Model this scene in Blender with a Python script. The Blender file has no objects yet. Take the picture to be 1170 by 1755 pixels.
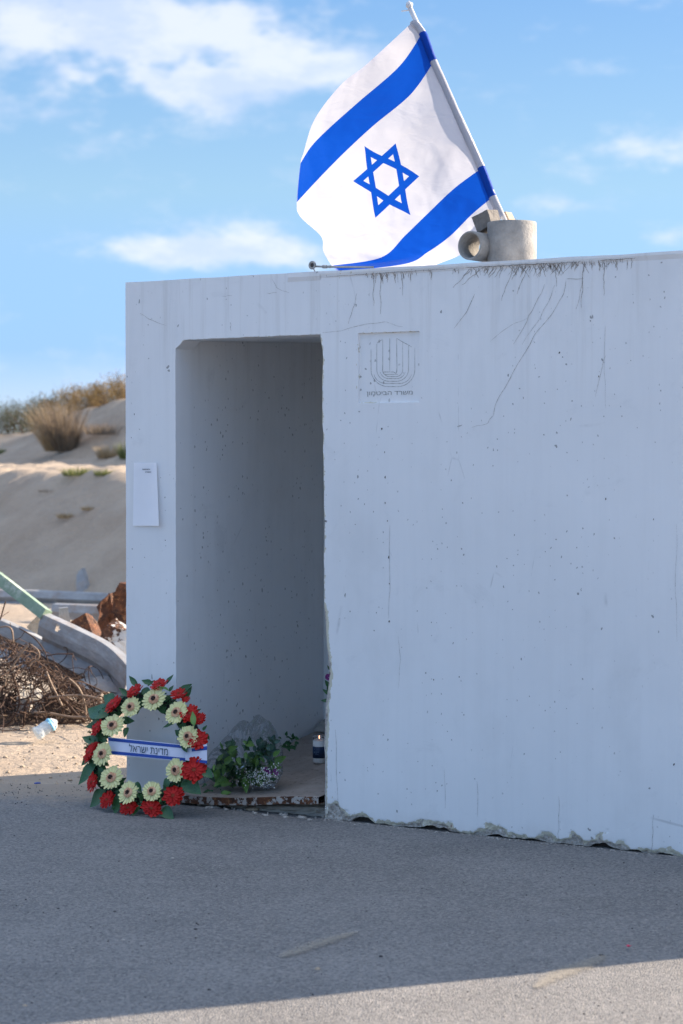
import bpy, bmesh, math, random
from mathutils import Vector, Matrix, noise as mn
from mathutils.geometry import delaunay_2d_cdt
R = math.radians
rnd = random.Random(7)
S = bpy.context.scene
C = S.collection

# ------------------------------------------------------------------ camera
F = 3412.0; CAMH = 1.503; PITCH = R(1.47)
cd = bpy.data.cameras.new('camera'); cam = bpy.data.objects.new('camera', cd); C.objects.link(cam)
cd.sensor_fit = 'VERTICAL'; cd.sensor_height = 36.0; cd.sensor_width = 24.0
cd.lens = 36.0 * F / 1755.0
cd.clip_start = 0.1; cd.clip_end = 3000
cam.location = (0, 0, CAMH); cam.rotation_euler = (math.pi / 2 - PITCH, 0, 0)
cd.dof.use_dof = True; cd.dof.focus_distance = 8.25; cd.dof.aperture_fstop = 4.0
S.camera = cam
CP = Vector((0, 0, CAMH))
FW = Vector((0, math.cos(PITCH), -math.sin(PITCH))); UP = Vector((0, math.sin(PITCH), math.cos(PITCH)))
def ray(px, py): return FW + Vector((1, 0, 0)) * ((px - 585) / F) - UP * ((py - 877.5) / F)
def at(px, py, Y):
    d = ray(px, py); return CP + d * (Y / d.y)
def hit(px, py, p0, n):
    d = ray(px, py); return CP + d * ((p0 - CP).dot(n) / d.dot(n))
def gnd(px, py, z=0.0): return hit(px, py, Vector((0, 0, z)), Vector((0, 0, 1)))

# ------------------------------------------------------------------ light
SUN_EL = R(24); SUN_DIR = Vector((0.93, 0.36, 0)).normalized()      # towards the sun, horizontally
SUN_AZ = math.atan2(SUN_DIR.x, SUN_DIR.y)
sl = bpy.data.lights.new('sun', 'SUN'); sun = bpy.data.objects.new('sun', sl); C.objects.link(sun)
sl.energy = 5.0; sl.angle = R(0.5); sl.color = (1.0, 0.85, 0.68)
sv = Vector((SUN_DIR.x * math.cos(SUN_EL), SUN_DIR.y * math.cos(SUN_EL), math.sin(SUN_EL)))
sun.rotation_euler = sv.to_track_quat('Z', 'Y').to_euler()
S.view_settings.view_transform = 'Standard'; S.view_settings.look = 'None'
S.view_settings.gamma = 1; S.view_settings.use_curve_mapping = False
S.view_settings.exposure = 1.50
S.cycles.use_denoising = True
S.cycles.max_bounces = 6; S.cycles.diffuse_bounces = 4; S.cycles.transparent_max_bounces = 16

class NT:
    """small helper round a node tree"""
    def __init__(s, t): s.t = t; s.n = t.nodes; s.l = t.links
    def node(s, kind, **k):
        o = s.n.new(kind)
        for a, v in k.items(): setattr(o, a, v)
        return o
    def put(s, sock, v):
        if v is None: return
        if isinstance(v, bpy.types.NodeSocket): s.l.new(v, sock)
        else: sock.default_value = v
    def m(s, op, a, b=None, c=None, clamp=False):
        o = s.node('ShaderNodeMath', operation=op, use_clamp=clamp)
        s.put(o.inputs[0], a); s.put(o.inputs[1], b); s.put(o.inputs[2], c); return o.outputs[0]
    def noise(s, vec, scale, detail=4, rough=.55, dist=0, out=0):
        o = s.node('ShaderNodeTexNoise'); s.put(o.inputs['Vector'], vec)
        o.inputs['Scale'].default_value = scale; o.inputs['Detail'].default_value = detail
        o.inputs['Roughness'].default_value = rough; o.inputs['Distortion'].default_value = dist
        return o.outputs[out]
    def vor(s, vec, scale, feature='F1', rand=1.0, out='Distance'):
        o = s.node('ShaderNodeTexVoronoi', feature=feature); s.put(o.inputs['Vector'], vec)
        o.inputs['Scale'].default_value = scale; o.inputs['Randomness'].default_value = rand
        return o.outputs[out]
    def ramp(s, fac, a, b, c0=(0, 0, 0, 1), c1=(1, 1, 1, 1)):
        o = s.node('ShaderNodeValToRGB'); s.put(o.inputs[0], fac)
        o.color_ramp.elements[0].position = a; o.color_ramp.elements[1].position = b
        o.color_ramp.elements[0].color = c0; o.color_ramp.elements[1].color = c1
        return o.outputs[0]
    def sm(s, x, a, b):
        o = s.node('ShaderNodeMapRange', interpolation_type='SMOOTHSTEP'); s.put(o.inputs['Value'], x)
        s.put(o.inputs['From Min'], a); s.put(o.inputs['From Max'], b); return o.outputs[0]
    def mix(s, fac, a, b, mode='MIX'):
        o = s.node('ShaderNodeMix', data_type='RGBA', blend_type=mode, clamp_factor=True)
        s.put(o.inputs[0], fac)
        for i, v in ((6, a), (7, b)):
            if isinstance(v, tuple) and len(v) == 3: v = v + (1,)
            s.put(o.inputs[i], v)
        return o.outputs[2]
    def xyz(s, vec):
        o = s.node('ShaderNodeSeparateXYZ'); s.put(o.inputs[0], vec); return o.outputs
    def comb(s, x, y, z):
        o = s.node('ShaderNodeCombineXYZ'); s.put(o.inputs[0], x); s.put(o.inputs[1], y); s.put(o.inputs[2], z); return o.outputs[0]
    def mapv(s, vec, scale=(1, 1, 1), loc=(0, 0, 0), rot=(0, 0, 0)):
        o = s.node('ShaderNodeMapping'); s.put(o.inputs[0], vec); o.inputs['Scale'].default_value = scale
        o.inputs['Location'].default_value = loc; o.inputs['Rotation'].default_value = rot; return o.outputs[0]
    def bump(s, h, strength=.5, dist=.01, normal=None):
        o = s.node('ShaderNodeBump'); s.put(o.inputs['Height'], h); o.inputs['Strength'].default_value = strength
        o.inputs['Distance'].default_value = dist; s.put(o.inputs['Normal'], normal); return o.outputs[0]

# sky: physical sky plus thin sunlit cumulus, defined by direction only
w = bpy.data.worlds.new('World'); S.world = w; w.use_nodes = True
N = NT(w.node_tree); N.n.clear()
SKYK = 0.065
sky = N.node('ShaderNodeTexSky', sky_type='NISHITA'); sky.sun_disc = False
sky.sun_elevation = SUN_EL; sky.sun_rotation = SUN_AZ
sky.altitude = 0; sky.air_density = 1.0; sky.dust_density = 0.4; sky.ozone_density = 2.0
tc = N.node('ShaderNodeTexCoord').outputs['Generated']
x, y, z = N.xyz(tc)
az = N.m('ARCTAN2', x, y); el = N.m('ARCSINE', z)
P = N.comb(az, el, 0.0)
wob = N.noise(N.mapv(P, (1, 1.7, 1)), 9, 5, .6, 0, 1)
wobm = N.node('ShaderNodeVectorMath', operation='MULTIPLY_ADD')
N.put(wobm.inputs[0], wob); wobm.inputs[1].default_value = (.075, .042, 0); wobm.inputs[2].default_value = (-.0375, -.021, 0)
Pw = N.node('ShaderNodeVectorMath', operation='ADD'); N.put(Pw.inputs[0], P); N.put(Pw.inputs[1], wobm.outputs[0])
px_, py_, _z = N.xyz(Pw.outputs[0])
def pa(px, py): return (px - 585) / F, (790 - py) / F
blobs = [(330, 105, 270, 75, 1.15), (510, 112, 110, 36, .75), (120, 30, 170, 45, .6), (330, 30, 200, 45, .55), (150, 150, 110, 22, .5), (250, 200, 150, 48, .95),
         (450, 60, 200, 45, .45), (400, 408, 105, 34, 1.0), (260, 425, 80, 24, .7), (330, 445, 190, 26, .8), (505, 425, 90, 38, .85), (10, 232, 40, 18, .55), (510, 245, 60, 18, .45),
         (1000, 300, 70, 14, .3), (1060, 120, 90, 16, .25), (940, 350, 60, 12, .4), (560, 215, 60, 14, .5), (200, 120, 190, 50, .6), (80, 60, 120, 40, .6), (1160, 265, 95, 42, 1.0), (1140, 410, 85, 18, .55), (960, 365, 90, 16, .35), (1050, 5, 90, 16, .65), (120, 610, 220, 26, .35), (60, 505, 90, 14, .3), (160, 650, 200, 25, .3)]
tot = None
for bx, by, rx, ry, am in blobs:
    cx, cy = pa(bx, by)
    dx = N.m('MULTIPLY', N.m('SUBTRACT', px_, cx), F / rx); dy = N.m('MULTIPLY', N.m('SUBTRACT', py_, cy), F / ry)
    d2 = N.m('ADD', N.m('MULTIPLY', dx, dx), N.m('MULTIPLY', dy, dy))
    g = N.m('MULTIPLY', N.m('EXPONENT', N.m('MULTIPLY', d2, -1.0)), am)
    tot = g if tot is None else N.m('ADD', tot, g)
# scattered cloud goes on out of view, its cover raised as fill light
inframe = N.m('MULTIPLY', N.sm(N.m('ABSOLUTE', az), .30, .20), N.sm(el, .34, .26))
wide = N.m('MULTIPLY', N.sm(N.noise(N.mapv(P, (1, 2.6, 1), (3.1, 1.3, 0)), 3.2, 5, .6), .40, .62), N.m('SUBTRACT', 1.0, inframe))
fade = N.sm(el, 1.2, .5)
tot = N.m('ADD', tot, N.m('MULTIPLY', N.m('MULTIPLY', wide, .8), fade))
fine = N.noise(N.mapv(P, (1, 2.0, 1)), 24, 8, .60)
brk = N.noise(N.mapv(P, (1, 1.7, 1), (.4, .2, 0)), 11, 4, .6)
dens = N.m('ADD', N.m('MULTIPLY', tot, N.sm(brk, .30, .62)), N.m('MULTIPLY', N.m('SUBTRACT', fine, .5), 1.9))
cov = N.m('MULTIPLY', N.sm(dens, .05, 1.05), .76)
lit = N.noise(N.mapv(P, (1, 2.2, 1), (.03, -.018, 0)), 15, 5, .6)
ccol = N.mix(N.sm(lit, .38, .60), (.27, .305, .385), (.36, .37, .39))
skc = N.mix(1.0, sky.outputs[0], (SKYK, SKYK, SKYK), 'MULTIPLY')
gr_ = N.node('ShaderNodeValToRGB'); N.put(gr_.inputs[0], N.m('DIVIDE', N.m('MAXIMUM', el, 0.0), 1.5708))
cr_ = gr_.color_ramp; k_ = 1 / 2.3
for pos, col in [(0.0, (.60, .75, .86)), (.035, (.43, .61, .76)), (.085, (.28, .50, .74)), (.15, (.16, .37, .73)), (.45, (.19, .45, 1.0)), (1.0, (.17, .43, 1.0))]:
    e_ = cr_.elements[0] if pos == 0 else (cr_.elements[1] if pos == 1.0 else cr_.elements.new(pos)); e_.color = tuple(a * k_ for a in col) + (1,)
skt = N.mix(.70, skc, gr_.outputs[0])
cov = N.m('MULTIPLY', cov, N.sm(el, -.01, .03))
fin = N.mix(cov, skt, ccol)
bg = N.node('ShaderNodeBackground'); N.put(bg.inputs[0], fin); bg.inputs[1].default_value = 1.0
wo = N.node('ShaderNodeOutputWorld'); N.l.new(bg.outputs[0], wo.inputs[0])

# ------------------------------------------------------------------ object helpers
def link(o, parent=None):
    C.objects.link(o)
    if parent is not None: o.parent = parent
    return o
def tag(o, label=None, cat=None, group=None, kind=None):
    if label: o['label'] = label
    if cat: o['category'] = cat
    if group: o['group'] = group
    if kind: o['kind'] = kind
    return o
def thing(name, label, cat, loc=(0, 0, 0), mat=None, group=None):
    o = bpy.data.objects.new(name, None); link(o)
    if mat is not None: o.matrix_world = mat
    else: o.location = loc
    o.empty_display_size = .1
    return tag(o, label, cat, group)
def mesh(name, verts, faces, m=None, parent=None, smooth=False, uvs=None, recalc=False):
    me = bpy.data.meshes.new(name); me.from_pydata([tuple(v) for v in verts], [], faces)
    if uvs is not None:
        ul = me.uv_layers.new(name='UVMap')
        for lp in me.loops: ul.data[lp.index].uv = uvs[lp.vertex_index]
    if recalc:
        bm = bmesh.new(); bm.from_mesh(me); bmesh.ops.recalc_face_normals(bm, faces=bm.faces); bm.to_mesh(me); bm.free()
    if smooth: me.polygons.foreach_set('use_smooth', [True] * len(me.polygons))
    if m is not None: me.materials.append(m)
    o = bpy.data.objects.new(name, me); link(o, parent); return o
class MB:
    def __init__(s): s.v = []; s.f = []
    def add(s, v, f):
        k = len(s.v); s.v += [Vector(a) for a in v]; s.f += [tuple(i + k for i in a) for a in f]
    def grid(s, rows, closed=False):
        k = len(s.v); n = len(rows[0])
        for r in rows: s.v += [Vector(a) for a in r]
        for i in range(len(rows) - 1):
            for j in range(n if closed else n - 1):
                j2 = (j + 1) % n
                s.f.append((k + i * n + j, k + i * n + j2, k + (i + 1) * n + j2, k + (i + 1) * n + j))
    def box(s, c, h, M=None, jit=0):
        v = []
        for a in (-1, 1):
            for b in (-1, 1):
                for d in (-1, 1):
                    p = Vector((a * h[0], b * h[1], d * h[2]))
                    if jit: p += Vector((rnd.uniform(-jit, jit), rnd.uniform(-jit, jit), rnd.uniform(-jit, jit)))
                    if M is not None: p = M @ p
                    v.append(p + Vector(c))
        s.add(v, [(0, 1, 3, 2), (4, 6, 7, 5), (0, 4, 5, 1), (2, 3, 7, 6), (0, 2, 6, 4), (1, 5, 7, 3)])
    def tube(s, pts, r, n=6, cap=True):
        pts = [Vector(p) for p in pts]; rows = []
        t0 = (pts[1] - pts[0]).normalized(); a = t0.orthogonal().normalized()
        for i, p in enumerate(pts):
            t = (pts[min(i + 1, len(pts) - 1)] - pts[max(i - 1, 0)]).normalized()
            a = (a - t * a.dot(t)).normalized(); b = t.cross(a)
            rr = r(i / (len(pts) - 1)) if callable(r) else r
            rows.append([p + (a * math.cos(2 * math.pi * k / n) + b * math.sin(2 * math.pi * k / n)) * rr for k in range(n)])
        k0 = len(s.v); s.grid(rows, True)
        if cap:
            s.f.append(tuple(range(k0 + n - 1, k0 - 1, -1))); s.f.append(tuple(range(len(s.v) - n, len(s.v))))
    def build(s, name, m, parent=None, smooth=False, recalc=False): return mesh(name, s.v, s.f, m, parent, smooth, None, recalc)
def frame(p, xdir, ndir):
    """matrix with X along xdir and Z close to ndir"""
    X = Vector(xdir).normalized(); Z = Vector(ndir); Z = (Z - X * Z.dot(X)).normalized(); Y = Z.cross(X)
    return Matrix(((X.x, Y.x, Z.x, p[0]), (X.y, Y.y, Z.y, p[1]), (X.z, Y.z, Z.z, p[2]), (0, 0, 0, 1)))
def lerp(a, b, t): return a + (b - a) * t
def interp(pts, x):
    if x <= pts[0][0]: return pts[0][1]
    for (a, fa), (b, fb) in zip(pts, pts[1:]):
        if x <= b: return fa + (fb - fa) * (x - a) / (b - a)
    return pts[-1][1]
def catmull(pts, n):
    out = []; P_ = [Vector(p) for p in pts]
    for i in range(len(P_) - 1):
        p0 = P_[max(i - 1, 0)]; p1 = P_[i]; p2 = P_[i + 1]; p3 = P_[min(i + 2, len(P_) - 1)]
        for k in range(n):
            t = k / n
            out.append(.5 * ((2 * p1) + (p2 - p0) * t + (2 * p0 - 5 * p1 + 4 * p2 - p3) * t * t + (3 * p1 - p0 - 3 * p2 + p3) * t ** 3))
    out.append(P_[-1].copy()); return out
def fbm(x, y, z=0, o=4):
    return mn.fractal(Vector((x, y, z)), 1.0, 2.0, o)

# ------------------------------------------------------------------ materials
def mat(name):
    m = bpy.data.materials.new(name); m.use_nodes = True; N = NT(m.node_tree)
    b = N.n['Principled BSDF']; return m, N, b
def simple(name, col, rough=.6, var=.15, vscale=20, metal=0, spec=.4, bump=0, bscale=60, trans=0, coord='Object', dirt=None):
    m, N, b = mat(name); t = N.node('ShaderNodeTexCoord').outputs[coord]
    n = N.noise(t, vscale, 5, .6)
    c = N.mix(N.ramp(n, .3, .7), tuple(v * (1 - var) for v in col), tuple(min(1, v * (1 + var)) for v in col))
    if dirt: c = N.mix(N.m('MULTIPLY', N.sm(N.noise(t, vscale * .35, 6, .7), .48, .70), dirt[3]), c, dirt[:3])
    N.put(b.inputs['Base Color'], c); b.inputs['Roughness'].default_value = rough; b.inputs['Metallic'].default_value = metal
    b.inputs['Specular IOR Level'].default_value = spec
    if bump: N.put(b.inputs['Normal'], N.bump(N.noise(t, bscale, 5, .6), bump, .01))
    if trans:
        tr = N.node('ShaderNodeBsdfTranslucent'); N.put(tr.inputs[0], c); mx = N.node('ShaderNodeMixShader'); mx.inputs[0].default_value = trans
        N.l.new(b.outputs[0], mx.inputs[1]); N.l.new(tr.outputs[0], mx.inputs[2]); N.l.new(mx.outputs[0], N.n['Material Output'].inputs[0])
    return m

# painted concrete (local coordinates: x along the front, y depth, z height, metres)
def painted_concrete(name, chip=True, base=(.86, .86, .86)):
    m, N, b = mat(name); t = N.node('ShaderNodeTexCoord').outputs['Object']
    big = N.noise(t, 1.3, 5, .6); streak = N.noise(N.mapv(t, (26, 26, 1.1)), 1.0, 4, .6)
    c = N.mix(N.ramp(big, .32, .70), tuple(v * .93 for v in base), base)
    c = N.mix(N.m('MULTIPLY', N.ramp(streak, .45, .75), .16), c, tuple(v * .78 for v in base))
    # faint grey smudges
    c = N.mix(N.m('MULTIPLY', N.sm(N.noise(t, 5.5, 6, .7, .6), .56, .78), .20), c, (.48, .49, .50))
    # air holes of three sizes, the shade inside them painted dark
    def holes(scale, r, thr, stretch=(1, 1, .75), seed=0):
        tt = N.mapv(t, stretch, (seed, seed * 2.3, 0))
        wv = N.node('ShaderNodeVectorMath', operation='MULTIPLY_ADD'); N.put(wv.inputs[0], N.noise(tt, scale * 1.8, 2, .5, 0, 1))
        wv.inputs[1].default_value = (.6 / scale,) * 3; N.put(wv.inputs[2], tt)
        v = N.node('ShaderNodeTexVoronoi', feature='F1'); N.put(v.inputs['Vector'], wv.outputs[0]); v.inputs['Scale'].default_value = scale
        keep = N.m('GREATER_THAN', N.xyz(v.outputs['Color'])[0], thr)
        size = N.m('MULTIPLY_ADD', N.xyz(v.outputs['Color'])[1], r, r * .35)
        return N.m('MULTIPLY', N.sm(N.m('DIVIDE', v.outputs['Distance'], size), 1.15, .75), keep)
    h1 = holes(44, .18, .60); h2 = holes(20, .075, .78, (1, 1, .7), 3.1); h3 = holes(8, .035, .82, (1, 1, .6), 7.7)
    clus = N.sm(N.noise(t, 2.2, 3, .5), .36, .62)
    h = N.m('MAXIMUM', N.m('MULTIPLY', h1, clus), N.m('MAXIMUM', h2, h3))
    c = N.mix(N.m('MULTIPLY', h, .68), c, (.10, .095, .09))
    # brushed hairline scratches
    sc = N.node('ShaderNodeTexVoronoi', feature='DISTANCE_TO_EDGE'); N.put(sc.inputs['Vector'], N.mapv(t, (1, 1, .28), (1, 2, 3))); sc.inputs['Scale'].default_value = 3.0
    scm = N.m('MULTIPLY', N.sm(sc.outputs['Distance'], .006, .001), N.sm(N.noise(t, 3.3, 4, .6), .58, .68))
    c = N.mix(N.m('MULTIPLY', scm, .35), c, (.25, .25, .25))
    grain = N.noise(t, 120, 2, .6)
    if chip:
        zz = N.xyz(t)[2]; dr = N.m('MULTIPLY', N.sm(N.noise(N.mapv(t, (20, 20, .8), (4, 0, 0)), 1.0, 5, .65), .50, .72), N.sm(zz, 1.55, 2.3))
        c = N.mix(N.m('MULTIPLY', dr, .30), c, (.44, .41, .37))
        c = N.mix(N.m('MULTIPLY', N.sm(N.noise(N.mapv(t, (1, 1, .5), (9, 0, 2)), 2.4, 6, .62), .50, .70), .16), c, (.50, .50, .49))
    height = N.m('MULTIPLY', grain, .12)
    rough = .55
    if chip:
        a = N.node('ShaderNodeAttribute', attribute_name='chip').outputs['Fac']
        a2 = N.m('ADD', a, N.m('MULTIPLY', N.m('SUBTRACT', N.noise(t, 34, 6, .68), .5), .75))
        k1 = N.sm(a2, .36, .40); k2 = N.sm(N.m('ADD', a2, N.m('MULTIPLY', N.m('SUBTRACT', N.noise(t, 8, 4, .6), .5), 1.1)), .60, .66)
        raw = N.mix(N.ramp(N.noise(t, 60, 5, .7), .35, .68), (.24, .215, .19), (.62, .58, .53))
        raw = N.mix(N.sm(N.vor(t, 75), .35, .12), raw, (.34, .26, .20))
        raw = N.mix(N.m('MULTIPLY', N.sm(N.noise(t, 14, 4, .6), .60, .72), .6), raw, (.26, .12, .07))
        c = N.mix(k1, c, (.60, .56, .44)); c = N.mix(k2, c, raw)
        height = N.m('ADD', height, N.m('MULTIPLY', N.m('MULTIPLY', N.sm(a, .5, .7), N.noise(t, 45, 4, .7)), -3.0))
        # grime just above the ground
        z_ = N.xyz(t)[2]
        gr = N.m('MULTIPLY', N.sm(N.m('ADD', z_, N.m('MULTIPLY', N.noise(t, 7, 5, .65), .22)), .20, .02), .35)
        c = N.mix(gr, c, (.42, .38, .32))
    N.put(b.inputs['Base Color'], c); b.inputs['Roughness'].default_value = rough; b.inputs['Specular IOR Level'].default_value = .3
    N.put(b.inputs['Normal'], N.bump(height, .45, .003))
    return m
M_WALL = painted_concrete('painted_concrete'); M_IN = painted_concrete('inner_concrete', False, (.85, .85, .845))
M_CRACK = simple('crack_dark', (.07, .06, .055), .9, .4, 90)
M_HAIR = simple('hairline_grey', (.38, .36, .34), .9, .5, 40)
M_TAR = simple('root_stain', (.25, .21, .175), .9, .5, 60)
M_GROOVE = simple('groove_shadow', (.30, .30, .29), .9, .3, 60)

def ground_mat(name, sand):
    m, N, b = mat(name); t = N.node('ShaderNodeTexCoord').outputs['Object']
    if sand:
        c = N.mix(N.ramp(N.noise(t, 1.1, 6, .62), .3, .7), (.335, .262, .195), (.445, .36, .275))
        c = N.mix(N.m('MULTIPLY', N.sm(N.noise(t, 24, 5, .7), .55, .75), .5), c, (.28, .215, .16))
        st = N.vor(N.mapv(t, (1, 1, 1)), 55); k = N.m('MULTIPLY', N.sm(st, .28, .18), N.sm(N.noise(t, 6, 3, .5), .50, .60))
        c = N.mix(N.m('MULTIPLY', k, .55), c, (.62, .56, .48))
        h = N.m('ADD', N.m('MULTIPLY', N.noise(t, 9, 7, .68), 1.0), N.m('MULTIPLY', k, .25))
        N.put(b.inputs['Normal'], N.bump(h, .9, .045)); b.inputs['Roughness'].default_value = .95
    else:
        n1 = N.noise(t, 1.6, 6, .6); n2 = N.noise(t, 160, 4, .7)
        c = N.mix(N.ramp(n1, .3, .72), (.185, .178, .170), (.25, .24, .228))
        v = N.node('ShaderNodeTexVoronoi', feature='F1'); N.put(v.inputs['Vector'], t); v.inputs['Scale'].default_value = 150
        agg = N.xyz(v.outputs['Color'])[0]
        c = N.mix(N.m('MULTIPLY', N.sm(agg, .55, .95), .42), c, (.42, .385, .345))
        c = N.mix(N.m('MULTIPLY', N.sm(agg, .30, .0), .60), c, (.085, .08, .08))
        c = N.mix(N.m('MULTIPLY', N.sm(n2, .50, .72), .35), c, (.11, .10, .10))
        c = N.mix(N.m('MULTIPLY', N.sm(N.noise(N.mapv(t, (1, 5, 1), (0, 0, 0), (0, 0, .3)), 1.4, 6, .65), .50, .78), .35), c, (.15, .145, .15))
        # fine pale dust drifting from the verge
        a = N.node('ShaderNodeAttribute', attribute_name='dust').outputs['Fac']
        a2 = N.m('ADD', a, N.m('MULTIPLY', N.m('SUBTRACT', N.noise(t, 9, 7, .7), .5), 1.0))
        c = N.mix(N.m('MULTIPLY', N.sm(a2, .35, .80), .9), c, (.36, .29, .22))
        # pale scrapes
        sp = N.noise(N.mapv(t, (1.2, 9, 1), (2, 7, 0), (0, 0, -.45)), 1.5, 5, .6)
        c = N.mix(N.m('MULTIPLY', N.sm(sp, .66, .76), .30), c, (.40, .37, .33))
        h = N.m('ADD', N.m('MULTIPLY', N.sm(v.outputs['Distance'], .62, .1), .8), N.m('MULTIPLY', N.noise(t, 60, 4, .7), 1.2))
        N.put(b.inputs['Normal'], N.bump(h, .75, .0060)); b.inputs['Roughness'].default_value = .92
    N.put(b.inputs['Base Color'], c); b.inputs['Specular IOR Level'].default_value = .2
    return m
M_SAND = ground_mat('sand', True); M_ROAD = ground_mat('dusty_asphalt', False)

def rust_mat(name, paint=None):
    m, N, b = mat(name); t = N.node('ShaderNodeTexCoord').outputs['Object']
    c = N.mix(N.ramp(N.noise(t, 22, 6, .7), .32, .66), (.022, .013, .010), (.17, .060, .024))
    c = N.mix(N.sm(N.noise(t, 60, 5, .7), .56, .66), c, (.32, .15, .06))
    if paint: c = N.mix(N.sm(N.noise(t, paint[3], 5, .7), .50, .545), c, paint[:3])
    N.put(b.inputs['Base Color'], c); b.inputs['Roughness'].default_value = .8; b.inputs['Metallic'].default_value = .15
    N.put(b.inputs['Normal'], N.bump(N.noise(t, 50, 6, .7), .7, .006)); return m
M_RUST = rust_mat('rust'); M_RUSTP = rust_mat('rust_with_paint', (.62, .60, .56, 9)); M_RUSTE = rust_mat('rusty_steel_edge', (.42, .38, .34, 26))
M_WIRE = simple('rusty_wire', (.075, .042, .028), .8, .45, 14, .2)
M_WIREL = simple('pale_wire', (.24, .17, .12), .6, .3, 14, .2)
M_GALV = simple('galvanized_steel', (.33, .33, .33), .55, .22, 9, .2, .4, .3, 40, dirt=(.30, .22, .16, .8))
M_GREEN = simple('flaking_green_paint', (.20, .28, .20), .6, .12, 10, 0, .4, .3, 50, dirt=(.72, .69, .64, .95))
M_STEEL = simple('dull_metal', (.36, .34, .31), .45, .2, 40, .6)
M_CONC = simple('raw_concrete', (.40, .37, .33), .9, .22, 16, 0, .2, .5, 70, dirt=(.24, .22, .20, .5))
M_PIPE = simple('pipe_concrete', (.30, .285, .265), .9, .22, 16, 0, .2, .4, 90, dirt=(.19, .175, .16, .6))
M_WOOD = simple('weathered_block', (.19, .175, .16), .9, .28, 22, 0, .2, .6, 60)
M_TAN = simple('tan_block', (.42, .33, .24), .9, .2, 30, 0, .2, .4, 60)
M_PALE = simple('pale_board', (.66, .60, .52), .8, .08, 6)
M_PAPER = simple('white_paper', (.95, .95, .98), .7, .02, 10, 0, .3, 0, 60, .1)
M_INK = simple('ink', (.05, .05, .07), .7, .1)
M_BLACK = simple('black_foam', (.012, .014, .016), .8, .3)
M_POLE = simple('white_plastic_pole', (.66, .65, .65), .45, .05, 20)
M_LEAF = simple('leaf_dark', (.035, .115, .038), .35, .35, 30, 0, .5, .2, 40, .12)
M_LEAF2 = simple('leaf_light', (.17, .32, .07), .4, .3, 30, 0, .5, .2, 40, .2)
M_LEAF3 = simple('leaf_blue_green', (.045, .11, .07), .45, .3, 30, 0, .5, .2, 40, .12)
M_CREAM = simple('cream_petal', (.88, .83, .42), .55, .07, 60, 0, .3, 0, 60, .18)
M_TANC = simple('tan_floret', (.80, .50, .32), .8, .2, 200)
M_DARKC = simple('dark_floret', (.035, .018, .014), .8, .4, 300)
M_RED = simple('red_petal', (.52, .010, .006), .5, .35, 40, 0, .3, 0, 60, .12)
M_REDC = simple('red_flower_eye', (.30, .05, .02), .8, .5, 300)
M_PURP = simple('purple_petal', (.25, .05, .22), .6, .3, 40, 0, .3, 0, 60, .2)
M_WHITEF = simple('small_white_flower', (.75, .75, .74), .6, .05, 40)
M_BLUE = simple('blue_print', (.012, .05, .28), .5, .05)
M_NAVYT = simple('dark_green_lettering', (.012, .05, .09), .6, .1)
M_SATIN = simple('white_satin', (.74, .75, .88), .35, .03, 20, 0, .5, 0, 60, .25)
M_PINK = simple('pink_petal', (.75, .02, .10), .5, .2)
M_PEB_D = simple('dark_pebble', (.035, .033, .035), .9, .3, 30); M_PEB_L = simple('pale_pebble', (.38, .34, .30), .9, .25, 30)
M_DRY = simple('dry_grass', (.44, .33, .20), .8, .3, 8, 0, .2, 0, 60, .3)
M_DRYD = simple('grey_dry_twigs', (.26, .205, .15), .9, .35, 6, 0, .2, 0, 60, .2)
M_BUSH = simple('bush_leaf', (.075, .078, .045), .7, .45, 3, 0, .2, 0, 60, .25)
M_BUSHB = simple('bush_leaf_brown', (.25, .17, .075), .7, .4, 3, 0, .2, 0, 60, .3)
M_SCRUB = simple('scrub_green', (.20, .22, .08), .7, .3, 8, 0, .2, 0, 60, .25)
M_BARK = simple('bark', (.13, .095, .07), .9, .3, 20)

# ------------------------------------------------------------------ the ground
NQ = Vector((.8, .6, 0))
crestH = [(-14, 1.5), (-9, 1.75), (-5.65, 2.05), (-5.2, 2.22), (-4.7, 2.46), (-3.58, 2.66), (0, 2.75), (6, 2.5), (14, 1.9), (30, 1.7), (60, 1.6)]
def terr(X, Y):
    q = (min(X, 1.5) * NQ.x + Y * NQ.y + 7.1 if X > -14 else -14 * NQ.x + Y * NQ.y + 7.1)
    n = fbm(X * .35, Y * .35, 1.7); n2 = fbm(X * 2.2, Y * 2.2, 5.1, 5)
    z = -.012
    near = max(0, min(1, (Y - 9.3) / 1.2))
    z += near * (.012 + .022 * n2 + .03 * n)
    a = q - .22 * n - .10 * fbm(X * .9, Y * .9, 9)
    t = max(0, min(1, (a - 17.6) / 2.15)); s_ = t * t * (3 - 2 * t) * .2 + t * .8
    z += s_ * 1.36
    z += max(0, min(1, (a - 19.8) / 2.5)) * .09
    hc = interp(crestH, X) + .07 * n
    t = max(0, min(1, (a - 22.0) / 2.8)); s_ = t * t * (3 - 2 * t)
    z += s_ * (hc - 1.5)
    t = max(0, min(1, (a - 27) / 30)); z -= t * t * (3 - 2 * t) * (hc - .9)
    if q > 17: z += .055 * n2 * min(1, (q - 17) / 2)
    return z
def axis(segs):
    out = [segs[0][0]]
    for a, b, st in segs:
        n = max(1, round((b - a) / st)); out += [a + (b - a) * (i + 1) / n for i in range(n)]
    return out
xs = axis([(-900, -60, 60), (-60, -12, 3), (-12, -1.0, .085), (-1.0, 6, .35), (6, 60, 3), (60, 900, 60)])
ys = axis([(-900, -60, 60), (-60, 4, 8), (4, 9.2, .4), (9.2, 15, .05), (15, 40, .14), (40, 90, 3), (90, 1500, 90)])
V = [(X, Y, terr(X, Y) if Y > 4 else -.012) for Y in ys for X in xs]; nx = len(xs)
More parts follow.
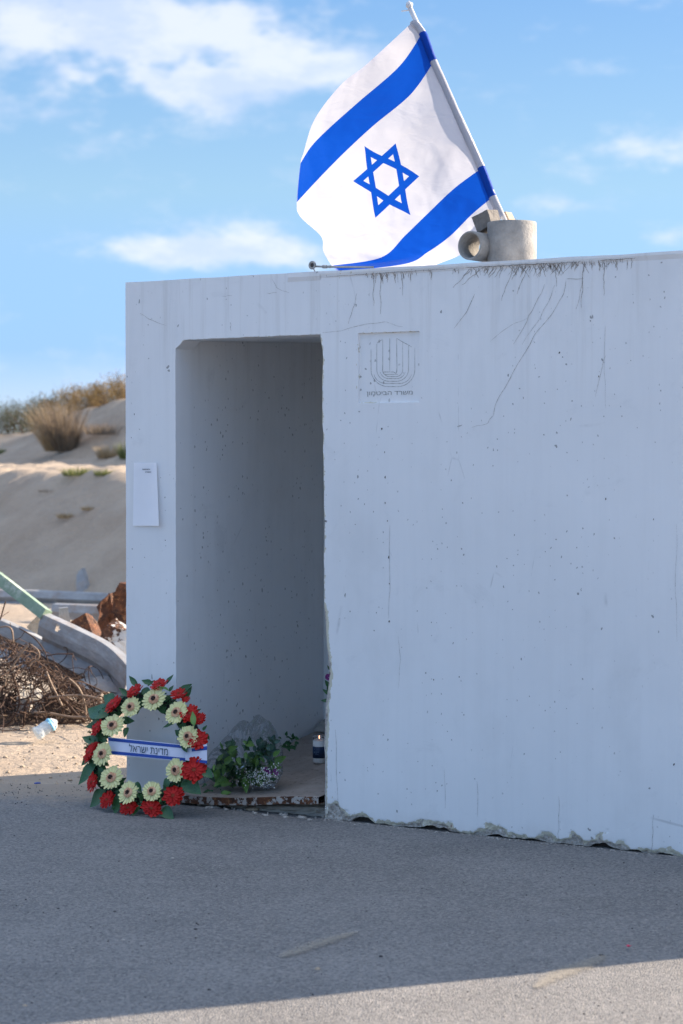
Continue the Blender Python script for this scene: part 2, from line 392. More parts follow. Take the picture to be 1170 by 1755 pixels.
Fc = [(j * nx + i, j * nx + i + 1, (j + 1) * nx + i + 1, (j + 1) * nx + i) for j in range(len(ys) - 1) for i in range(nx - 1)]
tag(mesh('sand_ground', V, Fc, M_SAND, smooth=True), kind='structure')

def road_edge(X):   # where the asphalt gives way to sand
    return 9.18 + .12 * fbm(X * 1.1, 3.3) + .03 * fbm(X * 9, 1.1) + (max(0, X + .2)) * 1.2
xs = axis([(-60, -5, 5), (-5, 4, .04), (4, 60, 4)])
rows = []; dust = []
for X in xs:
    e = min(road_edge(X), 30); col = []
    for k in range(60):
        t = k / 59; Y = e - (e + 40) * ((1 - t) ** 3.2)
        col.append((X, Y, .004 + .0025 * fbm(X * 2.3, Y * 2.3) - .010 * max(0, 1 - (e - Y) / .12)))
        dust.append(max(0, 1 - (e - Y) / 1.05) * (1 if X < -.2 else .35))
    rows.append(col)
mb = MB(); mb.grid(rows); o = mb.build('asphalt_road', M_ROAD, smooth=True)
at_ = o.data.attributes.new('dust', 'FLOAT', 'POINT'); at_.data.foreach_set('value', dust)
for p in o.data.polygons: pass
tag(o, kind='structure')
bm = bmesh.new(); bm.from_mesh(o.data); bmesh.ops.recalc_face_normals(bm, faces=bm.faces)
if sum(f.normal.z for f in bm.faces) < 0: bmesh.ops.reverse_faces(bm, faces=bm.faces)
bm.to_mesh(o.data); bm.free()

# ------------------------------------------------------------------ shelter
A = gnd(217, 1369); Cc = gnd(1170, 1471)
ud = (Cc - A).normalized(); vd = Vector((-ud.y, ud.x, 0)); 
if vd.y < 0: vd = -vd
MS = Matrix(((ud.x, vd.x, 0, A.x), (ud.y, vd.y, 0, A.y), (0, 0, 1, 0), (0, 0, 0, 1))); MSI = MS.inverted()
def wl(px, py, v=0.0):     # pixel -> local (u, v, w) on the plane at depth v
    return MSI @ hit(px, py, MS @ Vector((0, v, 0)), vd)
def W(u, v, w): return MS @ Vector((u, v, w))
def wall_pt(px, py, v): return hit(px, py, MS @ Vector((0, v, 0)), vd)
H = wl(217, 484)[2]; H2 = wl(1170, 430)[2]
L = 4.31; D = 1.42; T = .13

shelter = thing('concrete_shelter', 'white painted concrete bomb shelter with an open doorway and chipped foot beside the road', 'shelter', mat=MS)
uL = wl(301, 900)[0]; uRt = wl(549, 580)[0]
wTL = wl(316, 582)[2]; wTR = wl(548, 573)[2]
jamb = [(wl(px, py)[2], wl(px, py)[0]) for px, py in [(556, 1412), (557, 1380), (557, 1330), (556, 1262), (559, 1200), (565, 1160), (562, 1125), (557, 1060), (555, 1000), (556, 900), (554, 780), (552, 700), (553, 640), (553, 605), (549, 580)]]
jamb.sort()
def uR(w):
    if w >= wTR: return uRt
    return interp(jamb, w) + .004 * fbm(3.1, w * 14, 0, 5) * min(1, (wTR - w) / .1)
def wTop(u):
    t = (u - uL) / (uRt - uL); base = lerp(wTL, wTR, t)
    base += .003 * fbm(u * 18, 7.7) * min(1, (1 - t) * 12)
    c = .045
    if u - uL < c: base -= (c - (u - uL)) * .85
    return base
chips = []   # (u, half width, height) chips along the foot, from the photograph
for pa_, pb_, hh in [(562, 600, .055), (600, 642, .018), (648, 672, .006), (705, 770, .022), (830, 860, .012), (880, 940, .010), (1010, 1062, .020), (1075, 1100, .008), (1120, 1160, .008)]:
    ua = wl(pa_, 1440)[0]; ub = wl(pb_, 1440)[0]; chips.append(((ua + ub) / 2, (ub - ua) / 2, hh * .9))
def wb(u):
    r = .006 + .006 * fbm(u * 9, .3, 0, 5)
    for c_, hw, hh in chips[1:]:
        d = abs(u - c_) / hw
        if d < 1: r += max(0, hh * (1 - d ** 3) * (.8 + .9 * fbm(u * 14, hh * 90, 0, 5)))
    return max(.001, r)
patch = []
for pa_, pb_, hh in [(560, 640, .080), (560, 585, .17), (640, 705, .030), (700, 780, .065), (815, 870, .060), (870, 905, .035), (905, 960, .05), (960, 1000, .05), (1000, 1075, .07), (1085, 1120, .03), (1120, 1165, .022)]:
    ua = wl(pa_, 1440)[0]; ub = wl(pb_, 1440)[0]; patch.append(((ua + ub) / 2, (ub - ua) / 2, hh * .58))
pu0, pw0 = wl(614, 691)[0], wl(614, 691)[2]; pu1, pw1 = wl(718, 691)[0], wl(614, 571)[2]
def chipf(u, w):
    best = 0
    for c_, hw, hh in patch:
        d = abs(u - c_) / (hw * 1.15)
        if d < 1: best = max(best, (1 - d ** 4) * hh * (.8 + .5 * fbm(u * 7, hh * 50, 0, 3)))
    lvl = max(0, best) + .008 + .036 * fbm(u * 17, w * 17, 3, 5) * min(1, best * 20 + .2)
    r = max(0, min(1, .5 + (lvl - w) / (.03 + lvl * .8)))
    if w > .26: r = 0
    if u < uL: r = max(0, min(1, .5 + (.035 - w) / .06)) if w < .2 else 0
    e = u - uR(w) if u >= uRt - .03 else 9
    if 0 <= e < .05 and w < wTR: r = max(r, (.58 if w < .55 else .40) * (1 - e / .03) + (.25 if .30 < w < .9 else 0) * (1 - e / .05) * (1 + fbm(u * 6, w * 5)))
    # round the cast panel
    if pu0 - .010 < u < pu0 + .003 and pw0 - .01 < w < pw1 - .02: r = max(r, .30 + .2 * fbm(u * 40, w * 22))
    if pu0 - .01 < u < pu0 + .10 and abs(w - pw0) < .005: r = max(r, .36 + .1 * fbm(u * 40, 3))
    if pu0 < u < pu1 + .004 and abs(w - pw1) < .004: r = max(r, .36)
    if w > H - .05 and u > 1.0: r = max(r, .22 + .13 * fbm(u * 3, 3))
    return max(0, r)
def disp(u, w):
    v = 0.0
    if pu0 < u < pu1 and pw0 < w < pw1: v += .011
    c = chipf(u, w)
    if c > .3 and w < .3: v += .010 * (c - .3) + .006 * abs(fbm(u * 30, w * 30, 0, 4)) * min(1, (c - .3) * 3)
    if w > H - .028 and u > .85: v -= .006 + .002 * fbm(u * 5, 2)
    return v
wlines = sorted(set([round(i * .005, 4) for i in range(0, 46)] + [round(.225 + i * .03, 4) for i in range(1, 63)] + [wTR, pw0 - .006, pw0, pw0 + .003, pw1, pw1 - .003, pw1 + .004, H - .031, H - .028, H - .01]))
wlines = [a for a in wlines if a < H - .004] + [H]
ul = [i * .006 for i in range(int(L / .006) + 1)] + [L, pu0, pu0 + .003, pu1, pu1 - .003, pu0 - .01, pu0 - .02, uL, uRt]
ul = sorted(set(round(a, 5) for a in ul))
mb = MB(); chipv = []
def addgrid(us, ws, fu, fw):
    rows = []
    for w_ in ws:
        row = []
        for u_ in us:
            uu = fu(u_, w_); ww = fw(u_, w_)
            row.append((uu, disp(uu, ww), ww)); chipv.append(chipf(uu, ww))
        rows.append(row)
    mb.grid(rows)
wob_e = lambda w_: .0012 * fbm(1.3, w_ * 20)
def fbot(u_, w_):   # squeeze the lowest 6 cm up onto the ragged foot
    b_ = wb(u_); return w_ if w_ > .06 else b_ + (.06 - b_) * (w_ / .06)
wtopn = lambda u_: H + .0025 * fbm(u_ * 4, 8.8, 0, 6)
def fboth(u_, w_):
    w2 = fbot(u_, w_); return wtopn(u_) if w_ == H else w2
us1 = [a for a in ul if a <= uL + 1e-6]
us1 = [a for a in us1 if abs(a - round(a / .018) * .018) < 1e-4 or a in (us1[0], us1[-1])] 
addgrid(us1, wlines, lambda u_, w_: u_ + (wob_e(w_) if u_ > 0 else .0015 * fbm(5, w_ * 16)), fboth)
us2 = [a for a in ul if uL - 1e-6 <= a <= uRt + 1e-6]
wn = 14
rows = []
for k in range(wn + 1):
    row = []
    for u_ in us2:
        w0 = wTop(u_); ww = lerp(w0, wtopn(u_), (k / wn)); row.append((u_, disp(u_, ww), ww)); chipv.append(chipf(u_, ww) if k else .36)
    rows.append(row)
mb.grid(rows)
us3 = [a for a in ul if a >= uRt - 1e-6]
def fu3(u_, w_):
    k = max(0, 1 - (u_ - uRt) / .12); return u_ + (uR(w_) - uRt) * k
addgrid(us3, wlines, fu3, fboth)
# returns: foot, jambs, lintel, outer left edge, roof edge
BV = .05
def strip(pts, dep, ch=.3):
    mb.grid([[Vector(p) for p in pts], [Vector(p) + Vector((0, dep, 0)) for p in pts]]); chipv.extend([ch] * (2 * len(pts)))
strip([(u_, disp(u_, wb(u_)), wb(u_)) for u_ in us1], BV, .9)
strip([(u_ + (uR(0) - uRt) * max(0, 1 - (u_ - uRt) / .12), disp(u_, wb(u_)), wb(u_)) for u_ in us3], BV, .9)
strip([(uL + wob_e(w_), 0, fbot(uL, w_)) for w_ in wlines if w_ <= wTop(uL)] + [(uL, 0, wTop(uL))], T, .1)
strip([(u_, 0, wTop(u_)) for u_ in us2], T, .1)
strip([(uR(w_), 0, fbot(uRt, w_)) for w_ in wlines if w_ <= wTR], T, .1)
strip([(u_, disp(u_, H), wtopn(u_)) for u_ in us1], .08); strip([(u_, disp(u_, H), wtopn(u_)) for u_ in us2], .08); strip([(u_, disp(u_, H), wtopn(u_)) for u_ in us3], .08)
o = mb.build('front_wall', M_WALL, shelter)
at_ = o.data.attributes.new('chip', 'FLOAT', 'POINT'); at_.data.foreach_set('value', chipv)
# recessed core behind the ragged foot, coloured dark for the shade in the gap
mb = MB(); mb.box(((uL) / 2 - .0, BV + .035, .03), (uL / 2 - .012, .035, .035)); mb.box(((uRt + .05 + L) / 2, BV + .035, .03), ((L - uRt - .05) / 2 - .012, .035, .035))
mb.build('gap_shade_core', M_CRACK, shelter)
def slab(name, lo, hi, m, top=None):
    mb = MB(); lo = Vector(lo); hi = Vector(hi); mb.box((lo + hi) / 2, (hi - lo) / 2); return mb.build(name, m, shelter)
mb = MB()
wallv = MB()
def pln(q): wallv.add(q, [(0, 1, 2, 3)])
# outer shell: left side, back, right side, roof
slab('side_wall', (.0, BV + .02, .0), (uL - .004, D, H - .006), M_WALL).location = (0, 0, 0)
slab('side_wall', (L - .15, T, .0), (L - .003, D, H - .006), M_WALL)
slab('back_wall', (uL - .002, D - .17, .0), (L - .152, D - .002, H - .006), M_IN)
mb = MB()   # ceiling sloping slightly up inwards, with roof on top
cz = wTop(uL + .06)
v = [(uL - .002, T - .004, wTL + .002), (L - .152, T - .004, wTR + .002), (L - .152, D - .172, wTR + .07), (uL - .002, D - .172, wTL + .05),
     (uL - .002, .075, H - .004), (L - .152, .075, H - .004), (L - .152, D - .172, H - .004), (uL - .002, D - .172, H - .004)]
mb.add([v[i] for i in range(8)], [(0, 1, 2, 3), (4, 7, 6, 5), (0, 4, 5, 1), (1, 5, 6, 2), (2, 6, 7, 3), (3, 7, 4, 0)])
mb.build('roof_slab', M_IN, shelter)
slab('bounce_partition', (uRt + .55, T, .0), (uRt + .65, D - .175, wTR), M_IN)  # unseen partition added to bounce more light into the doorway
slab('inner_front_wall', (uRt + .07, .055, .0), (L - .152, T - .004, wTR), M_IN)

# hairlines, cracks and the little dry root marks under the roof edge
def ribbon(mb, pts, wd, v=-.0012):
    """tapering flat mark on the wall; pts in (u, w)"""
    P_ = catmull([Vector((a, 0, b)) for a, b in pts], 6); n = len(P_); rows = []
    for i, p in enumerate(P_):
        t = (P_[min(i + 1, n - 1)] - P_[max(i - 1, 0)]).normalized(); s_ = Vector((t.z, 0, -t.x))
        k = wd * (.35 + .65 * math.sin(math.pi * min(1, (i + .6) / n * .8 + .15))) * rnd.uniform(.5, 1.2)
        d = disp(p.x, p.z) + v
        rows.append([Vector((p.x, d, p.z)) - s_ * k, Vector((p.x, d, p.z)) + s_ * k])
    mb.grid(rows)
def pxl(pts): return [(wl(a, b)[0], wl(a, b)[2]) for a, b in pts]
def wig(pts, n, amp):
    out = []
    for (a, b) in zip(pts, pts[1:]):
        for k in range(n): t = k / n; out.append((lerp(a[0], b[0], t) + rnd.uniform(-amp, amp), lerp(a[1], b[1], t) + rnd.uniform(-amp, amp)))
    out.append(pts[-1]); return out
cracks = [([(970, 480), (966, 505), (945, 540), (915, 575), (893, 615), (873, 650), (850, 690), (845, 712), (835, 725), (808, 733)], .0010),
          ([(934, 488), (915, 525), (903, 550), (880, 590)], .0010), ([(950, 488), (945, 508), (925, 545), (895, 590)], .0008), ([(814, 503), (800, 535), (778, 563)], .0012),
          ([(612, 503), (605, 530), (597, 555)], .0010), ([(552, 570), (585, 566), (620, 557), (660, 552), (690, 560)], .0008), ([(970, 478), (1000, 477)], .0011),
          ([(998, 478), (994, 510), (987, 530)], .0009), ([(840, 585), (870, 560), (905, 545)], .0006), ([(240, 538), (262, 550), (285, 558)], .0010),
          ([(466, 480), (475, 494), (496, 502)], .0007), ([(457, 502), (475, 502)], .0008), ([(380, 507), (398, 507)], .0006), ([(1037, 610), (1030, 640), (1020, 680)], .0008),
          ([(1120, 1395), (1118, 1440), (1116, 1466)], .0008), ([(958, 1365), (957, 1420), (956, 1448)], .0007), ([(762, 1320), (763, 1385)], .0006), ([(818, 1340), (818, 1400)], .0006),
          ([(668, 900), (668, 1010), (666, 1060)], .0007), ([(683, 1090), (686, 1130), (683, 1180)], .0006), ([(395, 553), (396, 567)], .0009), ([(1037, 560), (1036, 640), (1038, 700)], .0005),
          ([(1160, 900), (1158, 1010), (1160, 1100)], .0005), ([(783, 731), (792, 728)], .0016), ([(575, 1250), (577, 1330), (579, 1380)], .0008)]
mb = MB()
for pts, wd in cracks: ribbon(mb, wig(pxl(pts), 3, .0025), wd)
mb.build('crack_lines', M_HAIR, shelter)['kind'] = 'stuff'
mb = MB()
def top_y(px): return 484 + (px - 217) * (430 - 484) / 953
def dens_(px): return interp([(620, .1), (640, .9), (700, .8), (760, .15), (800, .3), (860, .9), (1000, 1), (1010, .6), (1030, .9), (1070, .6), (1090, .05)], px)
for k in range(330):
    px = rnd.uniform(610, 1110)
    if rnd.random() > dens_(px) * .8: continue
    y0 = top_y(px) + rnd.uniform(7, 11); ln = rnd.uniform(4, 24) * (1.0 if 850 < px < 1000 else .8)
    lean = rnd.uniform(-1.0, -.15) if px > 790 and px < 1000 else rnd.uniform(-.15, .15)
    if rnd.random() < .15: lean = -lean
    ribbon(mb, wig(pxl([(px, y0), (px + lean * ln * .5, y0 + ln * .5), (px + lean * ln, y0 + ln)]), 2, .0022), rnd.uniform(.0005, .0013))
for px, ln, lean in [(880, 60, -.35), (906, 50, -.4), (950, 40, .1), (830, 30, -1.3), (810, 34, -1.0), (1035, 60, 0), (1000, 80, -.05), (640, 55, 0), (690, 40, 0), (652, 70, 0)]:
    y0 = top_y(px) + 9; ribbon(mb, wig(pxl([(px, y0), (px + lean * ln * .5, y0 + ln * .5), (px + lean * ln, y0 + ln)]), 4, .003), .0009)
ribbon(mb, wig(pxl([(560, top_y(560) + 10), (800, top_y(800) + 8)]), 40, .0012), .0009); ribbon(mb, wig(pxl([(800, top_y(800) + 8), (990, top_y(990) + 9)]), 40, .0016), .0018)
ribbon(mb, wig(pxl([(1030, top_y(1030) + 9), (1090, top_y(1090) + 8)]), 8, .0012), .0014)
mb.build('root_marks', M_TAR, shelter)['kind'] = 'stuff'
mb = MB()   # row of tie holes and small spalls one can tell apart
for px, py, r_ in [(654, 735, 3.5), (659, 775, 2), (660, 818, 3), (664, 893, 2), (666, 955, 3.4), (667, 1000, 2), (667, 1065, 3), (660, 862, 2.5), (959, 604, 2.6), (964, 612, 2), (958, 605, 2), (600, 1048, 2), (645, 1050, 2), (787, 1160, 2.5), (743, 1165, 2.2),
                   (1026, 645, 2.4), (1012, 550, 2), (1138, 500, 2), (225, 750, 1.5), (283, 926, 2.2), (1081, 618, 1.6), (955, 667, 1.5), (557, 893, 3), (1038, 855, 2.5), (248, 955, 1.6), (305, 1030, 1.6), (230, 710, 2.2), (795, 1225, 2), (1120, 890, 2), (1155, 1310, 3.5)]:
    u0, w0 = pxl([(px, py)])[0]; n = 9; rr = r_ * .0016; k0 = [rnd.uniform(.5, 1.1) for _ in range(n)]; st = rnd.uniform(.8, 1.5)
    mb.add([(u0 + rr * .7 * k0[i] * math.cos(i * 2 * math.pi / n), -.0011 + disp(u0, w0), w0 + rr * st * k0[i] * math.sin(i * 2 * math.pi / n)) for i in range(n)], [tuple(range(n))])
mb.build('surface_holes', M_CRACK, shelter)['kind'] = 'stuff'

# cast panel with the lamp emblem and lettering
def z6(x, y): return (590 + x * .13675, 540 + y * .13675)
def ushape(xa, xb, ya, yb, bot, r, cx=None):
    pts = [(xa, ya), (xa, (ya + bot - r) / 2), (xa, bot - r)]
    for k in range(1, 6): a = k / 6 * math.pi / 2; pts.append((xa + r * (1 - math.cos(a)), bot - r + r * math.sin(a)))
    pts.append((xa + r, bot)); pts.append((xb - r, bot))
    for k in range(1, 6): a = k / 6 * math.pi / 2; pts.append((xb - r + r * math.sin(a), bot - r + r * math.cos(a)))
    pts += [(xb, bot - r), (xb, (yb + bot - r) / 2), (xb, yb)]; return pts
emb = MB()
for pts in [ushape(318, 867, 430, 410, 895, 215), ushape(350, 830, 740, 600, 855, 150)[3:-3], ushape(390, 788, 360, 375, 828, 150), ushape(430, 750, 700, 650, 795, 110)[3:-3], ushape(465, 715, 310, 340, 770, 85),
            [(465, 600), (465, 700), (490, 740), (560, 742), (660, 742)], [(475, 712), (515, 712), (555, 712)], [(553, 290), (553, 500), (553, 710)], [(562, 712), (600, 712), (640, 712), (640, 500), (640, 290)],
            [(640, 290), (715, 335), (790, 375), (830, 400)], [(390, 350), (430, 325), (465, 300)]]:
    ribbon(emb, pxl([z6(*p) for p in pts]), .0011, -.0010)
emb.build('engraved_lamp_emblem', M_GROOVE, shelter)
def text_obj(name, s, m, parent, M, size, bold=0.0, width=None):
    cu = bpy.data.curves.new(name, 'FONT'); cu.body = s[::-1]; cu.size = 1; cu.align_x = 'CENTER'; cu.align_y = 'CENTER'; cu.offset = 0; cu.resolution_u = 4; cu.fill_mode = 'NONE'
    to = bpy.data.objects.new('tmp_text', cu); C.objects.link(to); bpy.context.view_layer.update()
    me = bpy.data.meshes.new_from_object(to.evaluated_get(bpy.context.evaluated_depsgraph_get())); bpy.data.objects.remove(to)
    # outlines -> filled letters (union of every closed outline)
    nb2 = {}
    for e in me.edges:
        a, b_ = e.vertices; nb2.setdefault(a, []).append(b_); nb2.setdefault(b_, []).append(a)
    co = [v.co.copy() for v in me.vertices]; seen = set(); V2 = []; F2 = []
    for st in range(len(co)):
        if st in seen or st not in nb2: continue
        loop = [st]; seen.add(st); cur = st
        while True:
            nx_ = [q for q in nb2[cur] if q not in seen]
            if not nx_: break
            cur = nx_[0]; loop.append(cur); seen.add(cur)
        if len(loop) < 3: continue
        pts2 = [Vector((co[q].x, co[q].y)) for q in loop]
        if sum(pts2[i - 1].x * pts2[i].y - pts2[i].x * pts2[i - 1].y for i in range(len(pts2))) < 0: pts2.reverse()
        rv, re_, rf, _, _, _ = delaunay_2d_cdt(pts2, [], [tuple(range(len(pts2)))], 1, 1e-6)
        k0 = len(V2); V2 += [(q.x, q.y, 0) for q in rv]; F2 += [tuple(i + k0 for i in f) for f in rf]
    me = bpy.data.meshes.new(name); me.from_pydata(V2, [], F2)
    xs_ = [v.co.x for v in me.vertices]; ys_ = [v.co.y for v in me.vertices]
    cx = (min(xs_) + max(xs_)) / 2; cy = (min(ys_) + max(ys_)) / 2; wx = (width or size) / (max(xs_) - min(xs_)); wy = size / (max(ys_) - min(ys_))
    for v in me.vertices: v.co = M @ Vector(((v.co.x - cx) * wx, (v.co.y - cy) * wy, 0))
    me.materials.clear(); me.materials.append(m); me.name = name
    o = bpy.data.objects.new(name, me); link(o, parent); return o
a0 = pxl([z6(550, 985)])[0]; tw = pxl([z6(838, 985)])[0][0] - pxl([z6(262, 985)])[0][0]
text_obj('engraved_lettering', 'משרד הביטחון', M_GROOVE, shelter, Matrix.Translation((a0[0], .0095, a0[1])) @ Matrix.Rotation(math.pi / 2, 4, 'X'), .021, 0, tw)

# ------------------------------------------------------------------ doorway floor plate, rubble under it
m, N, b = mat('worn_tread_plate'); t = N.node('ShaderNodeTexCoord').outputs['Object']
c = N.mix(N.ramp(N.noise(t, 7, 6, .65), .3, .7), (.24, .20, .17), (.36, .31, .27)); c = N.mix(N.m('MULTIPLY', N.sm(N.noise(t, 45, 5, .7), .58, .68), .7), c, (.075, .055, .045))
N.put(b.inputs['Base Color'], c); b.inputs['Roughness'].default_value = .75; b.inputs['Metallic'].default_value = .1
N.put(b.inputs['Normal'], N.bump(N.noise(t, 70, 5, .7), .5, .004)); M_TREAD = m
def fz(u, v):   # height of the sloping floor plate
    t = (u - uL) / (uRt - uL); return lerp(.043, .097, t) - .010 * math.sin(math.pi * min(1, t * 1.3)) + .14 * max(0, min(1, v / (D - .3)))
plate = thing('floor_plate', 'rusty edged steel tread plate lying in the doorway', 'steel plate', mat=MS)
up = [uL + .015 + (uRt - uL - .012) * i / 30 for i in range(31)]; vp = [-.02 + (D - .17) * j / 24 for j in range(25)]
mb = MB(); mb.grid([[(u, v, fz(u, v)) for u in up] for v in vp]); mb.build('tread_surface', M_TREAD, plate, True)
mb = MB(); mb.grid([[(u, -.024 + .002 * fbm(u * 20, 1), fz(u, -.02) + .001) for u in up], [(u, -.024 + .002 * fbm(u * 20, 1), fz(u, -.02) - .030 + .003 * fbm(u * 25, 4)) for u in up], [(u, .1, fz(u, 0) - .030) for u in up]])
mb.grid([[(u, -.024 + .002 * fbm(u * 20, 1), fz(u, -.02) + .001) for u in up], [(u, -.010, fz(u, -.02) + .001) for u in up]])
mb.build('plate_edge', M_RUSTE, plate)
mb = MB()    # raised tread lozenges
for i in range(15):
    for j in range(26):
        u = up[0] + .03 + i * .052; v = .02 + j * .046
        if u > up[-1] - .03 or v > vp[-1] - .03: continue
        a = R(45) if (i + j) % 2 else R(-45); M_ = Matrix.Rotation(a, 3, 'Z'); z0 = fz(u, v)
        mb.add([M_ @ Vector(q) + Vector((u, v, z0)) for q in [(-.014, 0, .0004), (0, -.004, .0004), (.014, 0, .0004), (0, .004, .0004), (0, 0, .0022)]], [(0, 1, 4), (1, 2, 4), (2, 3, 4), (3, 0, 4)])
mb.build('tread_lozenges', M_TREAD, plate)['kind'] = 'stuff'
# rough broken kerb under the plate
def rock(mb, c, r, M=None, seg=2, flat=.7, seed=None):
    bm = bmesh.new(); bmesh.ops.create_icosphere(bm, subdivisions=seg, radius=1); sd = rnd.uniform(0, 99) if seed is None else seed
    vs = []
    for v_ in bm.verts:
        p = v_.co.copy(); k = 1 + .33 * mn.noise(p * 1.3 + Vector((sd, 0, 0))) + .12 * mn.noise(p * 4 + Vector((sd, 0, 0)))
        p = Vector((p.x * r[0], p.y * r[1], p.z * r[2])) * k
        if M is not None: p = M @ p
        vs.append(p + Vector(c))
    mb.add(vs, [tuple(v_.index for v_ in f.verts) for f in bm.faces]); bm.free()
mb = MB(); us_ = [uL + i * .02 for i in range(int((uRt - uL) / .02) + 2)]
kerbr = []
for k in range(8):
    kerbr.append([(u, .035 - .0 + .018 * fbm(u * 13, k * .6, 2, 4) + (.03 if k > 5 else 0), max(.002, (fz(u, 0) - .036) * k / 7) + .002 * fbm(u * 20, k)) for u in us_])
mb.grid(kerbr); mb.build('broken_kerb', M_CONC, shelter)
mb = MB(); 
for k in range(34):
    u = rnd.uniform(uL + .02, uRt); rock(mb, W(u, rnd.uniform(-.06, .03), .006), [rnd.uniform(.004, .016)] * 2 + [rnd.uniform(.003, .009)], None, 1)
tag(mb.build('rubble', M_CONC), 'small concrete rubble scattered under the floor plate at the doorway', 'rubble', kind='stuff')
for (px, py, rr, lab) in [(432, 1387, .028, 'flat tan stone lying under the middle of the rusty plate edge'), (517, 1401, .017, 'small pale stone on the asphalt left of the chipped wall foot')]:
    p = gnd(px, py, .008); mb = MB(); rock(mb, (0, 0, 0), (rr, rr * .7, rr * .42), None, 2); o = mb.build('stone', M_TAN if px < 500 else M_PEB_L, smooth=True); o.location = p; tag(o, lab, 'stone')
# sandy rubble ridge against the back wall
mb = MB(); us_ = [uL + .01 + i * .02 for i in range(int((uRt - uL + .25) / .02))]
rows = []
for k in range(7):
    rows.append([(u, D - .30 + .13 * k / 6 - .03 * fbm(u * 6, 1), fz(min(u, uRt), D - .3) + (.005 + (.055 + .03 * fbm(u * 5, 3)) * math.sin(k / 6 * math.pi / 2) + .008 * fbm(u * 25, k * .8))) for u in us_])
mb.grid(rows); o = mb.build('debris_ridge', M_CONC); o.matrix_world = MS; tag(o, 'crumbled mortar heaped along the inner wall behind the candle', 'rubble', kind='stuff')

# ------------------------------------------------------------------ paper notice
ca = [wl(229, 793, -.004), wl(269, 793, -.004), wl(277, 901, -.004), wl(229, 901, -.004)]
nb = thing('paper_notice', 'white sheet of paper taped to the wall left of the doorway', 'notice', mat=MS)
rows = []
for j in range(13):
    t = j / 12; row = []
    for i in range(13):
        s_ = i / 12; p = lerp(lerp(ca[0], ca[1], s_), lerp(ca[3], ca[2], s_), t)
        curl = -.010 * max(0, s_ - .6) ** 2 * 8 * (.3 + t) - .006 * t * t - .0015 * math.sin(s_ * 7 + t * 3); row.append(p + Vector((0, curl, 0)))
    rows.append(row)
mb = MB(); mb.grid(rows); o = mb.build('sheet', M_PAPER, nb, True)
mb = MB()
for y_, a_, b_ in [(804.3, 244, 257), (809, 249, 258.5)]:
    xx = a_
    while xx < b_:
        wd_ = rnd.uniform(.6, 1.4); q = [wl(xx, y_ - .8, -.0065), wl(xx + wd_, y_ - .8, -.0065), wl(xx + wd_, y_ + .8, -.0065), wl(xx, y_ + .8, -.0065)]
        mb.add(q, [(0, 1, 2, 3)]); xx += wd_ + rnd.uniform(.3, .7)
mb.build('printed_lines', M_INK, nb)

# ------------------------------------------------------------------ flag
m, N, b = mat('flag_cloth'); uv = N.node('ShaderNodeUVMap').outputs[0]; u_, v_, _ = N.xyz(uv)
st1 = N.m('MULTIPLY', N.m('GREATER_THAN', v_, .094), N.m('LESS_THAN', v_, .25)); st2 = N.m('MULTIPLY', N.m('GREATER_THAN', v_, .75), N.m('LESS_THAN', v_, .906))
X_ = N.m('MULTIPLY', N.m('SUBTRACT', u_, .5), 1.375); Y_ = N.m('SUBTRACT', .5, v_)
def tri(sg):
    d = None
    for a in (90, 210, 330):
        q = N.m('ADD', N.m('MULTIPLY', X_, sg * math.cos(R(a + 180))), N.m('MULTIPLY', Y_, sg * math.sin(R(a + 180))))
        d = q if d is None else N.m('MAXIMUM', d, q)
    return N.m('MULTIPLY', N.m('LESS_THAN', d, .1), N.m('GREATER_THAN', d, .067))
star = N.m('MAXIMUM', tri(1), tri(-1)); blue = N.m('MAXIMUM', star, N.m('MAXIMUM', st1, st2))
seam = N.m('MAXIMUM', N.m('LESS_THAN', v_, .012), N.m('MAXIMUM', N.m('GREATER_THAN', v_, .988), N.m('GREATER_THAN', u_, .99)))
c = N.mix(blue, (.53, .53, .575), (.003, .065, .42)); c = N.mix(N.m('MULTIPLY', seam, .35), c, (.5, .5, .6))
t = N.node('ShaderNodeTexCoord').outputs['Object']
nb_ = N.bump(N.m('ADD', N.noise(N.mapv(t, (1, 1, 2.2), (0, 0, 0), (0, .5, 0)), 5, 3, .5, .6), N.m('MULTIPLY', N.noise(t, 3, 3, .5), 1.0)), .35, .030)
b.inputs['Roughness'].default_value = .6; b.inputs['Specular IOR Level'].default_value = .15; N.put(b.inputs['Base Color'], c); N.put(b.inputs['Normal'], nb_)
tr = N.node('ShaderNodeBsdfTranslucent'); N.put(tr.inputs[0], c); N.put(tr.inputs[1], nb_); mx = N.node('ShaderNodeMixShader'); mx.inputs[0].default_value = .36
N.l.new(b.outputs[0], mx.inputs[1]); N.l.new(tr.outputs[0], mx.inputs[2]); N.l.new(mx.outputs[0], N.n['Material Output'].inputs[0]); M_FLAG = m
def zf(p): return Vector((480 + p[0] * .39316, p[1] * .39316, 0))
frows = [(0, [(578, 95), (470, 195), (365, 290), (262, 372), (150, 520), (100, 672)]),
         (.094, [(618, 145), (520, 288), (342, 444), (214, 558), (137, 636), (88, 712)]),
         (.25, [(668, 272), (568, 412), (408, 546), (290, 655), (178, 768), (72, 882)]),
         (.375, [(720, 388), (604, 503), (472, 625), (326, 755), (196, 862), (88, 945)]),
         (.5, [(772, 505), (664, 594), (538, 708), (384, 848), (250, 962), (178, 1030)]),
         (.625, [(824, 622), (716, 702), (600, 806), (448, 952), (322, 1060), (188, 1095)]),
         (.75, [(875, 735), (760, 820), (652, 922), (545, 1026), (440, 1122), (225, 1158)]),
         (.906, [(925, 860), (835, 935), (742, 1028), (645, 1098), (545, 1150), (255, 1185)]),
         (1, [(964, 948), (868, 1035), (795, 1105), (690, 1150), (570, 1195), (280, 1210)])]
nt = 12
dense = [(s_, catmull([zf(p) for p in pts], nt)) for s_, pts in frows]
